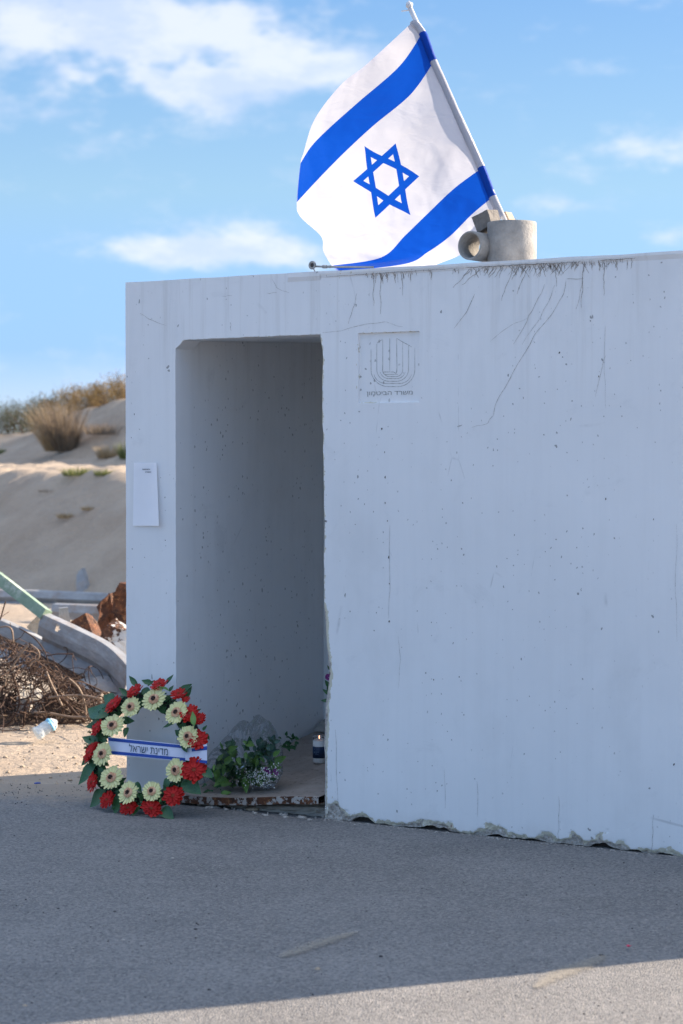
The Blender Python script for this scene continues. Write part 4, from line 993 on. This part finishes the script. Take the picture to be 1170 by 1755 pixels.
o.matrix_local = Matrix.Translation(fp(563, 1161, .16) - hl) @ frame((0, 0, 0), (1, 0, 0), (-.3, -1, .4)) @ Matrix.Scale(.016, 4)

# ------------------------------------------------------------------ memorial candle
def lathe(prof, n=32):
    mb = MB(); mb.grid([[Vector((r_ * math.cos(2 * math.pi * i / n), r_ * math.sin(2 * math.pi * i / n), z_)) for i in range(n)] for r_, z_ in prof], True); return mb
cv = .57; cb = wall_pt(547, 1295, cv); ct = wall_pt(547, 1246, cv); cr = (wall_pt(556.5, 1270, cv) - wall_pt(537.5, 1270, cv)).length / 2; ch = ct.z - cb.z
lu = MSI @ cb; dz = fz(lu.x, cv); cb.z = dz + .001
cand = thing('memorial_candle', 'lit white memorial candle with a dark blue label on the plate beside the right jamb', 'candle', (cb.x, cb.y, cb.z))
m, N, b = mat('clear_plastic_cup'); b.inputs['Base Color'].default_value = (.95, .96, .97, 1); b.inputs['Roughness'].default_value = .08; b.inputs['IOR'].default_value = 1.2; b.inputs['Transmission Weight'].default_value = 1.0; M_CUP = m
M_WAX = simple('white_wax', (.72, .70, .66), .5, .03); M_LBL = simple('navy_label', (.010, .030, .075), .5, .2, 30)
lathe([(0.001, .001), (cr * .85, .001), (cr, ch * .06), (cr, ch * .80), (cr * .96, ch * .805), (.001, ch * .80)]).build('wax', M_WAX, cand, True)
lathe([(cr * 1.01, ch * .80), (cr * 1.03, ch * .97), (cr * .99, ch), (cr * .93, ch), (cr * .93, ch * .82)]).build('cup_rim', M_CUP, cand, True)
lathe([(cr * 1.01, ch * .20), (cr * 1.035, ch * .20), (cr * 1.035, ch * .60), (cr * 1.01, ch * .60)]).build('label_band', M_LBL, cand, True)
mb = MB()
for zz, a0, a1 in [(.42, 215, 262), (.385, 215, 245), (.52, 222, 226), (.50, 222, 226), (.34, 235, 262)]:
    a = a0
    while a < a1:
        da = rnd.uniform(2.5, 6); r1 = cr * 1.045
        mb.add([(r1 * math.cos(R(a)), r1 * math.sin(R(a)), ch * (zz - .008)), (r1 * math.cos(R(a + da)), r1 * math.sin(R(a + da)), ch * (zz - .008)), (r1 * math.cos(R(a + da)), r1 * math.sin(R(a + da)), ch * (zz + .008)), (r1 * math.cos(R(a)), r1 * math.sin(R(a)), ch * (zz + .008))], [(0, 1, 2, 3)]); a += da + rnd.uniform(1, 2.5)
mb.build('label_print', simple('label_print', (.16, .24, .34), .6), cand)
mb = MB(); mb.tube([(0, 0, ch * .79), (0, 0, ch * .84)], .0012, 5); mb.build('wick', M_CRACK, cand)
m, N, b = mat('candle_flame'); b.inputs['Base Color'].default_value = (1, .6, .3, 1); b.inputs['Emission Color'].default_value = (1, .45, .22, 1); b.inputs['Emission Strength'].default_value = 1.6
lathe([(.0003, ch * .835), (.0022, ch * .86), (.0016, ch * .90), (.0002, ch * .94)], 10).build('flame', m, cand, True)

# ------------------------------------------------------------------ scrap heap on the verge
def beam(name, path, prof, m, label, cat, holes=(), thick=.005, parent=None, wob_=.006):
    """sheet metal rail: profile points (out, up) swept along a path; holes are (s, t, rs, rt) in profile coordinates"""
    P_ = catmull([Vector(p) for p in path], 26); n = len(P_); pr = []
    for (a, b_) in zip(prof, prof[1:]):
        for k in range(10): pr.append((lerp(a[0], b_[0], k / 10), lerp(a[1], b_[1], k / 10)))
    pr.append(prof[-1]); org = P_[0].copy()
    verts = []; 
    for i, p in enumerate(P_):
        t = (P_[min(i + 1, n - 1)] - P_[max(i - 1, 0)]).normalized(); s_ = t.cross(Vector((0, 0, 1))).normalized(); s_ = s_ if s_.y < 0 else -s_; u3 = s_.cross(t).normalized(); u3 = u3 if u3.z > 0 else -u3
        for (o_, h_) in pr: verts.append(p - org + s_ * (o_ + wob_ * fbm(i * .03, h_ * 9)) + u3 * h_)
    np_ = len(pr); faces = []
    for i in range(n - 1):
        for j in range(np_ - 1):
            ff = True
            for (si, tj, rs, rt) in holes:
                if ((i / (n - 1) - si) / rs) ** 2 + ((j / (np_ - 1) - tj) / rt) ** 2 < 1: ff = False
            if ff: faces.append((i * np_ + j, i * np_ + j + 1, (i + 1) * np_ + j + 1, (i + 1) * np_ + j))
    o = mesh(name, verts, faces, m, parent); o.location = org
    md = o.modifiers.new('thickness', 'SOLIDIFY'); md.thickness = thick; md.offset = 0
    return tag(o, label, cat)
px1 = 1 / F
def zl(x, y): return (x * .2051, 960 + y * .2051)      # zoom of the heap
Yb = 11.9
beam('guardrail_beam', [at(*zl(330, 545), Yb + .15), at(*zl(600, 672), Yb), at(*zl(820, 785), Yb - .1), at(*zl(950, 880), Yb - .18), at(*zl(1070, 1010), Yb - .3)],
     [(-.05, .078), (.0, .072), (.008, .0), (.004, -.055), (-.045, -.075), (-.05, -.10), (-.03, -.165), (-.01, -.175)], M_GALV, 'bent galvanized guardrail beam running down behind the wreath to the shelter corner', 'guardrail', [(.14, .21, .014, .042)])
beam('guardrail_beam', [at(*zl(-260, 480), Yb + .5), at(*zl(60, 600), Yb + .35), at(*zl(400, 770), Yb + .25), at(*zl(860, 1020), Yb + .1)],
     [(-.04, .055), (.0, .05), (.01, -.03), (-.03, -.07), (-.035, -.12), (.0, -.17)], M_GALV, 'grey guardrail beam lying behind the wire tangle at the left edge', 'guardrail')
chunk('metal_offcut', [at(*zl(640, 1010), Yb - .1), at(*zl(900, 960), Yb - .1), at(*zl(1000, 1110), Yb - .15), at(*zl(720, 1090), Yb - .15)], (0.02, .05, .01), M_GALV, 'bent grey sheet metal offcut below the end of the guardrail beam', 'scrap metal', .006)
pp0 = at(*zl(-40, 130), 12.35); pp1 = at(*zl(385, 460), 12.05)
ax = (pp1 - pp0).normalized(); s1 = ax.cross(Vector((0, 1, 0))).normalized(); s2 = ax.cross(s1)
if s1.z < 0: s1 = -s1
mb = MB(); hw_ = .034
mb.grid([[p + s1 * a * hw_ + s2 * b_ * hw_ for a, b_ in ((1, 1), (1, -1), (-1, -1), (-1, 1))] for p in [lerp(pp0, pp1, k / 20) for k in range(21)]], True); mb.f += [(3, 2, 1, 0), tuple(range(80, 84))]
tag(mb.build('green_post', M_GREEN), 'square green metal post with flaking white paint slanting onto the guardrail beam', 'post')
beam('guardrail_beam', [at(-160, 1030, 21.2), at(0, 1026, 21), at(100, 1029, 20.9), at(192, 1033, 20.8)], [(-.06, .09), (0, .085), (.03, .02), (0, -.03), (.03, -.08), (0, -.1)], M_GALV, 'grey guardrail lying along the foot of the shaded sand bank', 'guardrail', thick=.01)
beam('guardrail_beam', [at(90, 1048, 18.4), at(140, 1050, 18.2), at(178, 1052, 18.1), at(240, 1054, 18.0)], [(-.06, .07), (0, .065), (.02, .0), (0, -.07)], M_GALV, 'short grey rail section in the sand behind the rusty scrap', 'guardrail', thick=.01)
chunk('leaning_slab', [at(130, 1016, 21.6), at(131, 985, 21.7), at(139, 974, 21.7), at(152, 1016, 21.6)], (.03, .08, 0), M_GALV, 'small grey slab standing against the shaded sand bank', 'slab', .006)
chunk('grey_bracket', [at(102, 1062, 12.3), at(101, 1042, 12.3), at(116, 1041, 12.3), at(121, 1070, 12.3)], (-.01, .04, 0), M_GALV, 'small pale grey metal bracket behind the guardrail beam end', 'bracket', .003)
chunk('cream_panel', [at(45, 1074, 12.5), at(66, 1052, 12.5), at(82, 1060, 12.5), at(62, 1092, 12.4)], (.02, .1, -.01), M_SCRUB if False else M_TAN, 'tan curved offcut under the green post end', 'scrap', .006)
def scrap(name, quad, th, m, label, rgh=.035, cuts=9):
    o = chunk(name, quad, (th * .5, th, th * .1), m, label, 'scrap metal', rgh * 1.5, 4, 11); return o
scrap('rusty_scrap', [at(168, 1088, 13.0), at(167, 1042, 13.0), at(205, 1002, 13.1), at(226, 1075, 13.0)], .18, M_RUST, 'tall crumpled rusty metal scrap beside the shelter corner')
scrap('rusty_drum', [at(186, 1046, 12.85), at(208, 1003, 12.85), at(232, 1012, 12.85), at(214, 1052, 12.85)], .08, M_RUST, 'curled rusty metal piece topmost in the scrap heap', .022)
scrap('rusty_scrap', [at(165, 1092, 12.6), at(178, 1066, 12.6), at(228, 1088, 12.6), at(222, 1128, 12.5)], .12, M_RUSTP, 'rusty scrap with white paint patches just above the guardrail beam', .03)
scrap('rusty_scrap', [at(118, 1068, 12.55), at(143, 1056, 12.55), at(164, 1094, 12.5), at(138, 1094, 12.5)], .08, M_RUST, 'small dark brown rusty plate left of the larger rusty scrap', .02)
scrap('white_scrap', [at(196, 1106, 12.45), at(220, 1085, 12.45), at(240, 1112, 12.4), at(232, 1150, 12.3)], .06, M_PALE, 'white painted scrap piece wedged against the shelter corner', .02)
# low mound added under the wires, its dark colour standing for their shadow
M_UNDERSHADE = simple('under_wire_shade', (.075, .052, .038), .95, .5, 30, 0, .1, .9, 90)
mb = MB(); gx = [i / 60 for i in range(61)]; rows = []
for j in range(31):
    row = []
    for a_ in gx:
        X = lerp(-2.7, -1.30, a_); Y = lerp(11.15, 12.3, j / 30); e_ = math.sin(math.pi * j / 30) ** .5 * min(1, (1 - a_) * 3.2) ** .8
        row.append((X, Y, terr(X, Y) - .02 + e_ * (.15 * (1 - a_) + .04) * (1 + .5 * fbm(X * 3, Y * 3)) + .03 * e_ * fbm(X * 14, Y * 14)))
    rows.append(row)
mb.grid(rows); tag(mb.build('wire_shade_mound', M_UNDERSHADE), 'dark mound added under the wire tangle to stand for its shadow', 'shade_mound', kind='stuff')
# concrete lump in the wires
o = scrap('concrete_lump', [at(18, 1256, 11.35), at(30, 1178, 11.45), at(52, 1190, 11.45), at(48, 1240, 11.35)], .1, M_CONC, 'pale broken concrete lump inside the wire tangle', .02); o['category'] = 'concrete lump'
# wires
def wire(mb, p, n, st, r_, down=.2, curl=.5, rr=rnd):
    d = Vector((rr.gauss(0, 1), rr.gauss(0, .7), rr.gauss(0, .45))).normalized(); ax = Vector((rr.gauss(0, .5), rr.gauss(0, 1), rr.gauss(0, .5))).normalized(); pts = [Vector(p)]; k = rr.uniform(-curl, curl); hi = rr.random() < .14
    for i in range(n):
        d = (Matrix.Rotation(k * rr.uniform(.3, 1.6), 3, ax) @ d + Vector((rr.gauss(0, .12), rr.gauss(0, .12), rr.gauss(0, .12)))).normalized()
        if rr.random() < .12: k = rr.uniform(-curl, curl)
        q = pts[-1] + d * st
        zt = interp([(-2.2, .52), (-1.95, .45), (-1.79, .40), (-1.65, .29), (-1.43, .17), (-1.2, .09)], q.x * 11.6 / q.y)
        if hi: zt += .13
        if q.z > zt: d.z -= .8; q = pts[-1] + d.normalized() * st
        if q.z < .02: q.z = .02; d.z = abs(d.z)
        if q.x * 11.6 / q.y > -1.32: d.x = -abs(d.x); q.x = pts[-1].x - .01
        pts.append(q)
    mb.tube(catmull(pts, 3), r_, 5, True)
mb = MB()
for k in range(460):
    px = rnd.uniform(-110, 165); Yq = rnd.uniform(11.15, 12.1); top = interp([(-90, 1080), (0, 1100), (60, 1110), (100, 1150), (165, 1195)], px)
    wire(mb, at(px, rnd.uniform(top, 1245), Yq), rnd.randint(8, 20), rnd.uniform(.025, .05), rnd.uniform(.0016, .0034), curl=.7)
tag(mb.build('wire_tangle', M_WIRE, smooth=True), 'heap of tangled rusty wire and rods on the sand at the left edge', 'wire tangle', kind='stuff')
mb = MB()
for k in range(22):
    px = rnd.uniform(-90, 165); wire(mb, at(px, rnd.uniform(interp([(-90, 1090), (0, 1105), (100, 1150), (165, 1195)], px), 1235), rnd.uniform(11.1, 11.5)), rnd.randint(6, 12), rnd.uniform(.02, .04), rnd.uniform(.0016, .0026))
tag(mb.build('pale_wire_tangle', M_WIREL, smooth=True), 'paler loose wires curling over the rusty wire heap', 'wire tangle', kind='stuff')
for pts, r_, m_, lab in [([(0, 855), (80, 850), (150, 790), (235, 705)], 2.0, M_WIREL, 'pale straight wire sticking up from the front of the tangle'),
                    ([(235, 710), (170, 790), (95, 900), (55, 960), (40, 1055)], 2.2, M_WIREL, 'pale grey wire bent downward in front of the tangle'),
                    ([(0, 500), (20, 430), (45, 345)], 2.0, M_WIRE, 'dark upright wire end at the far left above the guardrail'),
                    ([(160, 570), (260, 630), (330, 700), (380, 780), (400, 860)], 1.8, M_WIRE, 'long brown wire arching across the grey beam'),
                    ([(250, 700), (320, 760), (320, 820), (270, 850), (245, 890)], 2.2, M_WIREL, 'hooked pale wire loop right of the tangle top'),
                    ([(390, 800), (470, 785), (550, 783), (610, 785)], 1.8, M_WIRE, 'thin wire pointing right across the beam face'),
                    ([(0, 560), (60, 555), (100, 590), (110, 690)], 2.3, M_WIREL, 'wire bent in a square corner at the left edge'),
                    ([(570, 985), (650, 1060), (690, 1140), (715, 1240), (715, 1340)], 3.0, M_WIREL, 'tan rod curving down left of the wreath'),
                    ([(400, 1150), (520, 1135), (680, 1130), (850, 1160)], 3.0, M_WIREL, 'long tan rod running right to the wreath leaves'),
                    ([(690, 1180), (730, 1195), (800, 1150), (850, 1110)], 2.2, M_WIREL, 'short tan wire curling up toward the top left of the wreath'),
                    ([(280, 1270), (420, 1280), (600, 1310), (860, 1310)], 3.4, M_WIREL, 'lowest tan rod lying flat behind the wreath'),
                    ([(480, 1130), (560, 1200), (640, 1290), (710, 1350)], 4.5, M_WIRE, 'thick rusty rod slanting down to the sand behind the bottle'),
                    ([(385, 930), (430, 1040), (480, 1140), (520, 1220)], 3.2, M_WIREL, 'tan rod leaning in the middle of the tangle'),
                    ([(90, 1210), (200, 1205), (330, 1170), (460, 1090), (640, 1020)], 2.6, M_WIRE, 'long thin rusty rod rising right across the tangle'),
                    ([(30, 1450), (90, 1340), (150, 1240), (155, 1120), (95, 930)], 3.0, M_WIRE, 'dark rod hooked down to the sand at the left'),
                    ([(195, 1440), (200, 1330), (210, 1230), (240, 1150)], 3.4, M_WIRE, 'short dark rod standing beside the concrete lump')]:
    P_ = [at(*zl(a, b_), 11.05 if m_ is M_WIREL else 11.12) for a, b_ in pts]; P_ = [Vector((p.x, p.y, max(p.z, .012))) for p in P_]; mb = MB(); mb.tube(catmull([p - P_[0] for p in P_], 6), r_ * 11 * px1 * .62, 7); o = mb.build('bent_wire', m_, smooth=True); o.location = P_[0]; tag(o, lab, 'wire', 'single wires and rods of the scrap heap')

# crumpled bottle
b0 = gnd(60, 1268, .03); b1 = gnd(101, 1238, .035); 
bot = thing('plastic_bottle', 'crumpled clear plastic bottle with blue label lying on the sand below the wires', 'bottle', b0)
axb = at(99, 1238, b0.y + .06) - at(62, 1262, b0.y); Lb = axb.length; Mq = frame((0, 0, 0), axb, (0, -.5, 1))
Rb = 12.5 * b0.y * px1
def bott(s0, s1, k, n=22, cr_=.18):
    mb = MB(); rows = []
    for i in range(n + 1):
        s_ = lerp(s0, s1, i / n); r_ = Rb * interp([(0, .3), (.015, .8), (.06, 1), (.7, 1), (.86, .75), (.95, .35), (1, .32)], s_) * k
        rows.append([Mq @ Vector((s_ * Lb, r_ * math.cos(a * math.pi / 10) * (1 + cr_ * fbm(s_ * 5, a * .35)), r_ * math.sin(a * math.pi / 10) * (.85 + cr_ * fbm(s_ * 6, a * .3, 4)))) + Vector((0, 0, Rb * .7)) for a in range(20)])
    mb.grid(rows, True); return mb
m, N, b = mat('clear_bottle_plastic'); b.inputs['Base Color'].default_value = (.9, .95, .95, 1); b.inputs['Roughness'].default_value = .1
tp = N.node('ShaderNodeBsdfTransparent'); tp.inputs[0].default_value = (.85, .9, .9, 1); mx = N.node('ShaderNodeMixShader'); mx.inputs[0].default_value = .5
N.l.new(tp.outputs[0], mx.inputs[1]); N.l.new(b.outputs[0], mx.inputs[2]); N.l.new(mx.outputs[0], N.n['Material Output'].inputs[0])
bott(0, 1, 1).build('bottle_body', m, bot, False)
bott(.62, .80, 1.06, 8).build('bottle_label', simple('bottle_label', (.25, .55, .75), .5, .4, 40), bot, True)
bott(.80, .93, 1.12, 6).build('bottle_collar', M_POLE, bot, True)
# blue bottle cap on the dust, red petal, pebbles
def blob(name, px, py, r3, m, lab, cat, z_=.006):
    p = gnd(px, py, z_); mb = MB(); rock(mb, (0, 0, 0), r3, None, 2); o = mb.build(name, m, smooth=True); o.location = p; return tag(o, lab, cat)
blob('plastic_scrap', 64, 1342, (.016, .012, .004), M_BLUE, 'small bright blue plastic scrap on the dusty verge below the bottle', 'litter')
pt = gnd(1077, 1623, .012); o = bpy.data.objects.new('pink_petal', petals('pink_petal', M_PINK, 4, [(1, .05, 0, 0)], .6, .45, 12)); link(o); o.matrix_world = Matrix.Translation(pt) @ Matrix.Scale(.0085, 4); tag(o, 'bright pink red petal on the asphalt near the shadow edge', 'petal')
for px, py, r_, m_, lab in [(652, 1640, .0075, M_PEB_D, 'black pebble on the shaded asphalt at lower centre'), (335, 1593, .006, M_PEB_D, 'black pebble alone on the shaded asphalt left of centre'), (544, 1661, .009, M_TAN, 'tan pebble just above the sunlit asphalt'),
                            (211, 1611, .007, M_PEB_L, 'pale pebble on the shaded asphalt at lower left'), (295, 1471, .008, M_PEB_L, 'whitish pebble on the asphalt below the wreath'), (42, 1724, .007, M_TAN, 'tan pebble close to the bottom left shadow edge'),
                            (358, 1697, .006, M_PEB_D, 'dark pebble near the lower left shadow edge'), (100, 1558, .006, M_PEB_D, 'dark pebble on the asphalt at the far left'), (1030, 1638, .009, M_PEB_D, 'dark pebble at the shadow edge by the pale scrape'),
                            (196, 1563, .006, M_PEB_D, 'small dark pebble left of the wreath shadowed asphalt'), (86, 1531, .006, M_PEB_L, 'pale pebble on the asphalt at the left margin')]:
    blob('pebble', px, py, (r_, r_ * .85, r_ * .65), m_, lab, 'pebble', r_ * .5)
def scatter(name, n, fn, m, lab):
    mb = MB()
    for k in range(n):
        p, r_ = fn(); rock(mb, p, (r_, r_ * rnd.uniform(.6, 1), r_ * .6), None, 1)
    tag(mb.build(name, m), lab, 'gravel', kind='stuff')
def roadpt():
    if rnd.random() < .5:
        p = gnd(rnd.uniform(0, 1170), rnd.uniform(1420, 1750)); 
    else: p = Vector((rnd.uniform(-3, 4), rnd.uniform(3, 8.4), 0))
    if (MSI @ p).y > -.03: p = gnd(300, 1500)
    p.z = .005; return p, rnd.uniform(.0012, .0038)
scatter('loose_grit', 700, roadpt, M_PEB_L, 'fine pale grit scattered over the asphalt'); scatter('dark_grit', 220, roadpt, M_PEB_D, 'fine dark grit scattered over the asphalt')
def sandpt():
    p = Vector((rnd.uniform(-2.6, -.9), 9.2 + 2.4 * rnd.random() ** 1.5, 0)); p.z = terr(p.x, p.y) + .003; return p, rnd.choice([.003, .004, .005, .006, .008, .014]) * rnd.uniform(.6, 1.1)
scatter('sand_gravel', 520, sandpt, M_TAN, 'pale gravel lying on the sunlit sand left of the shelter')
def edgept():
    p = gnd(rnd.uniform(0, 215), rnd.gauss(1358, 8)); p.z = .005; return p, rnd.uniform(.0015, .0045)
scatter('edge_gravel', 120, edgept, M_PEB_D, 'dark crumbs of asphalt along the sandy road edge')
# grit and crumbled mortar along the foot of the wall
def footpt():
    p = W(rnd.uniform(uRt, 2.6), -abs(rnd.gauss(0, .02)) - .002, .004); return p, rnd.uniform(.0015, .006)
scatter('wall_crumbs', 200, footpt, M_CONC, 'crumbled mortar crumbs along the chipped foot of the wall')
# pale scrape marks in the asphalt
for pts, wd, lab in [([(918, 1690), (960, 1668), (1005, 1652)], .05, 'pale scrape'), ([(498, 1634), (545, 1616), (595, 1600)], .016, 'pale scrape'), ([(1005, 1652), (1040, 1638)], .02, 'pale scrape')]:
    pass
m, N, b = mat('pale_scrape'); t = N.node('ShaderNodeTexCoord').outputs['Object']; b.inputs['Base Color'].default_value = (.34, .30, .24, 1); b.inputs['Roughness'].default_value = .9
N.put(b.inputs['Normal'], N.bump(N.noise(t, 70, 4, .7), .5, .004))
N.put(b.inputs['Alpha'], N.m('MULTIPLY', N.sm(N.m('ADD', N.noise(t, 75, 6, .8), N.m('MULTIPLY', N.node('ShaderNodeAttribute', attribute_name='core').outputs['Fac'], .40)), .55, .95), .60))
for pts, wd in [([(915, 1692), (960, 1668), (1005, 1651), (1035, 1637)], .055), ([(480, 1640), (545, 1617), (610, 1596)], .050)]:
    P_ = catmull([gnd(a, b_, .0085) for a, b_ in pts], 8); n = len(P_); rows = []; core = []
    for i, p in enumerate(P_):
        t_ = (P_[min(i + 1, n - 1)] - P_[max(i - 1, 0)]).normalized(); s_ = Vector((-t_.y, t_.x, 0)); k = wd * math.sin(math.pi * (i + .5) / n) ** .6
        rows.append([p + s_ * k * q for q in (-1, -.5, 0, .5, 1)]); core += [0, .7, 1, .7, 0]
    mb = MB(); mb.grid(rows); o = mb.build('scrape_mark', m); a_ = o.data.attributes.new('core', 'FLOAT', 'POINT'); a_.data.foreach_set('value', core); tag(o, kind='structure')

# ------------------------------------------------------------------ dune vegetation
def gpt(px, Y):     # point on the dune surface at picture column px and distance Y
    X = (px - 585) / F * Y; return Vector((X, Y, terr(X, Y)))
def on_dune(px, py, y0=14, y1=40):
    """first terrain point the pixel's ray meets"""
    Y = y0
    while Y < y1:
        p = at(px, py, Y)
        if p.z <= terr(p.x, Y): return Vector((p.x, Y, terr(p.x, Y)))
        Y += .06
    return gpt(px, y1)
def grass(name, base, n, h, spread, m, lab, cat, droop=.5, w_=.006, lean=(0, 0)):
    mb = MB()
    for k in range(n):
        a = rnd.uniform(0, 6.28); q = spread * math.sqrt(rnd.random()) * .45; p = Vector((q * math.cos(a), q * math.sin(a), -.03)); hh = h * rnd.uniform(.3, 1.0) * (1 - .35 * q / spread)
        d = Vector((math.cos(a) * q / spread * 2 + rnd.gauss(0, .22) + lean[0], math.sin(a) * q / spread * 2 + rnd.gauss(0, .22), 2.2)).normalized(); side = Vector((rnd.gauss(0, 1), rnd.gauss(0, 1), 0)).normalized(); rows = []
        for i in range(5):
            t = i / 4; pt_ = p + d * hh * t + Vector((d.x, d.y, 0)) * droop * hh * t * t - Vector((0, 0, 1)) * droop * .3 * hh * t * t
            rows.append([pt_ - side * w_ * (1 - t * .85), pt_ + side * w_ * (1 - t * .85)])
        mb.grid(rows)
    o = mb.build(name, m); o.location = base; return tag(o, lab, cat)
def bush(base, w_, h, n, m, lab, lsz=.03):
    t = thing('dune_shrub', lab, 'shrub', base); mb = MB(); st = MB(); h *= 1.35; w_ *= 1.1
    lobes = [(Vector((rnd.uniform(-.5, .5) * w_, rnd.uniform(-.35, .35) * w_, h * rnd.uniform(.12, .75))), rnd.uniform(.18, .32) * w_) for _ in range(9)]
    for c_, r_ in lobes:
        st.tube(catmull([Vector((c_.x * .2, c_.y * .2, -.1)), Vector((c_.x * .5, c_.y * .5, c_.z * .5)), c_, c_ + Vector((rnd.uniform(-.1, .1), 0, r_ * .9))], 3), lambda q: .014 * (1 - q * .8), 4, False)
        for k in range(n // 9):
            d = Vector((rnd.gauss(0, 1), rnd.gauss(0, 1), rnd.gauss(0, 1))).normalized() * r_ * rnd.random() ** .45; d.z *= .8; p = c_ + d
            if rnd.random() < .10: p.z += rnd.uniform(0, .22) * h
            if p.z < -.05: continue
            a = Vector((rnd.gauss(0, 1), rnd.gauss(0, 1), rnd.gauss(0, 1))).normalized(); b2 = a.orthogonal().normalized(); l = lsz * rnd.uniform(.6, 1.5)
            mb.add([p, p + a * l * .5 + b2 * l * .22, p + a * l, p + a * l * .5 - b2 * l * .22], [(0, 1, 2, 3)])
    mb.build('foliage', m, t); st.build('branches', M_BARK, t); return t
SPEC = [(-28, 742, 1.1, .62, 0), (15, 736, .85, .56, 0), (48, 722, .8, .62, 0), (78, 706, .75, .58, 0), (105, 694, .6, .42, 1), (132, 684, .7, .40, 1), (160, 676, .65, .36, 1), (188, 670, .75, .34, 1), (216, 666, .9, .36, 1), (250, 660, 1.0, .45, 1)]
labs = ['dark green shrub at the left edge of the dune crest', 'dark shrub on the dune crest nearest the left edge', 'tall dark shrub where the crest starts to rise', 'bushy dark shrub above the dry grass clump', 'brownish shrub on the crest right above the dry grass', 'brown tinged shrub midway along the dune crest', 'low golden brown shrub on the upper dune crest', 'golden brown shrub on the crest near the shelter wall', 'last brown shrub touching the shelter edge on the dune crest', 'brown shrub hidden behind the shelter on the crest']
for (px, py, w_, h_, k), lab in zip(SPEC[:-1], labs):
    Y = 30.5; bp = None
    # walk back to the crest of the dune in this column
    best = max((gpt(px, 26 + i * .2) for i in range(60)), key=lambda p: (p.z - CAMH) / p.y); 
    bush(best + Vector((0, .25, -.08)), w_, h_, 2600, M_BUSHB if k else M_BUSH, lab)
    bush(best + Vector((.3, 1.3, -.05)), w_ * 1.1, h_ * 1.1, 1500, M_BUSH, lab.replace('shrub', 'shrub standing one row behind', 1) if False else 'second row ' + lab.replace('shrub', 'shrub', 1))
g1 = on_dune(112, 772); grass('dry_grass_clump', g1, 900, 1.12, .36, M_DRYD, 'tall grey brown dry grass clump in the middle of the dune face', 'dry grass', .35, .006, (-.25, 0))
grass('dry_grass_clump', g1 + Vector((-.18, .1, 0)), 600, 1.02, .35, M_DRY, 'tan dry grass tuft rising out of the grey clump', 'dry grass', .3, .005, (-.3, 0))
grass('dry_grass_clump', on_dune(188, 784), 500, .30, .40, M_DRY, 'short tan dry grass patch right of the tall clump', 'dry grass', .5, .005)
grass('dry_grass_clump', on_dune(185, 742), 600, .26, .8, M_DRYD, 'low grey dry brush on the dune slope near the shelter', 'dry grass', .5, .006)
grass('green_tuft', on_dune(214, 785), 200, .36, .16, M_SCRUB, 'small green tuft touching the shelter edge', 'grass tuft', .3, .006)
grass('green_tuft', on_dune(134, 815), 420, .16, .42, M_SCRUB, 'pale green low plant on the sunlit sand strip', 'grass tuft', .6, .006); 
grass('green_tuft', on_dune(176, 812), 220, .13, .22, M_SCRUB, 'smaller green plant right of the pale green one on the strip', 'grass tuft', .6, .005)
grass('green_tuft', on_dune(2, 778), 120, .14, .15, M_SCRUB, 'green tuft at the left edge of the sunlit strip', 'grass tuft', .4, .006)
grass('dead_plant', on_dune(118, 884), 260, .11, .30, M_DRY, 'orange brown dead plant on the shaded bank', 'dead plant', .9, .006); grass('dead_plant', on_dune(152, 872), 160, .09, .2, M_DRY, 'smaller brown dead plant right of the orange one', 'dead plant', .9, .006)
grass('dead_plant', on_dune(80, 845), 130, .07, .25, M_DRYD, 'thin grey twigs on the upper shaded bank', 'dead plant', .9, .004); grass('dead_plant', on_dune(24, 826), 80, .05, .12, M_DRYD, 'little dark twigs high on the bank at left', 'dead plant', .9, .004)
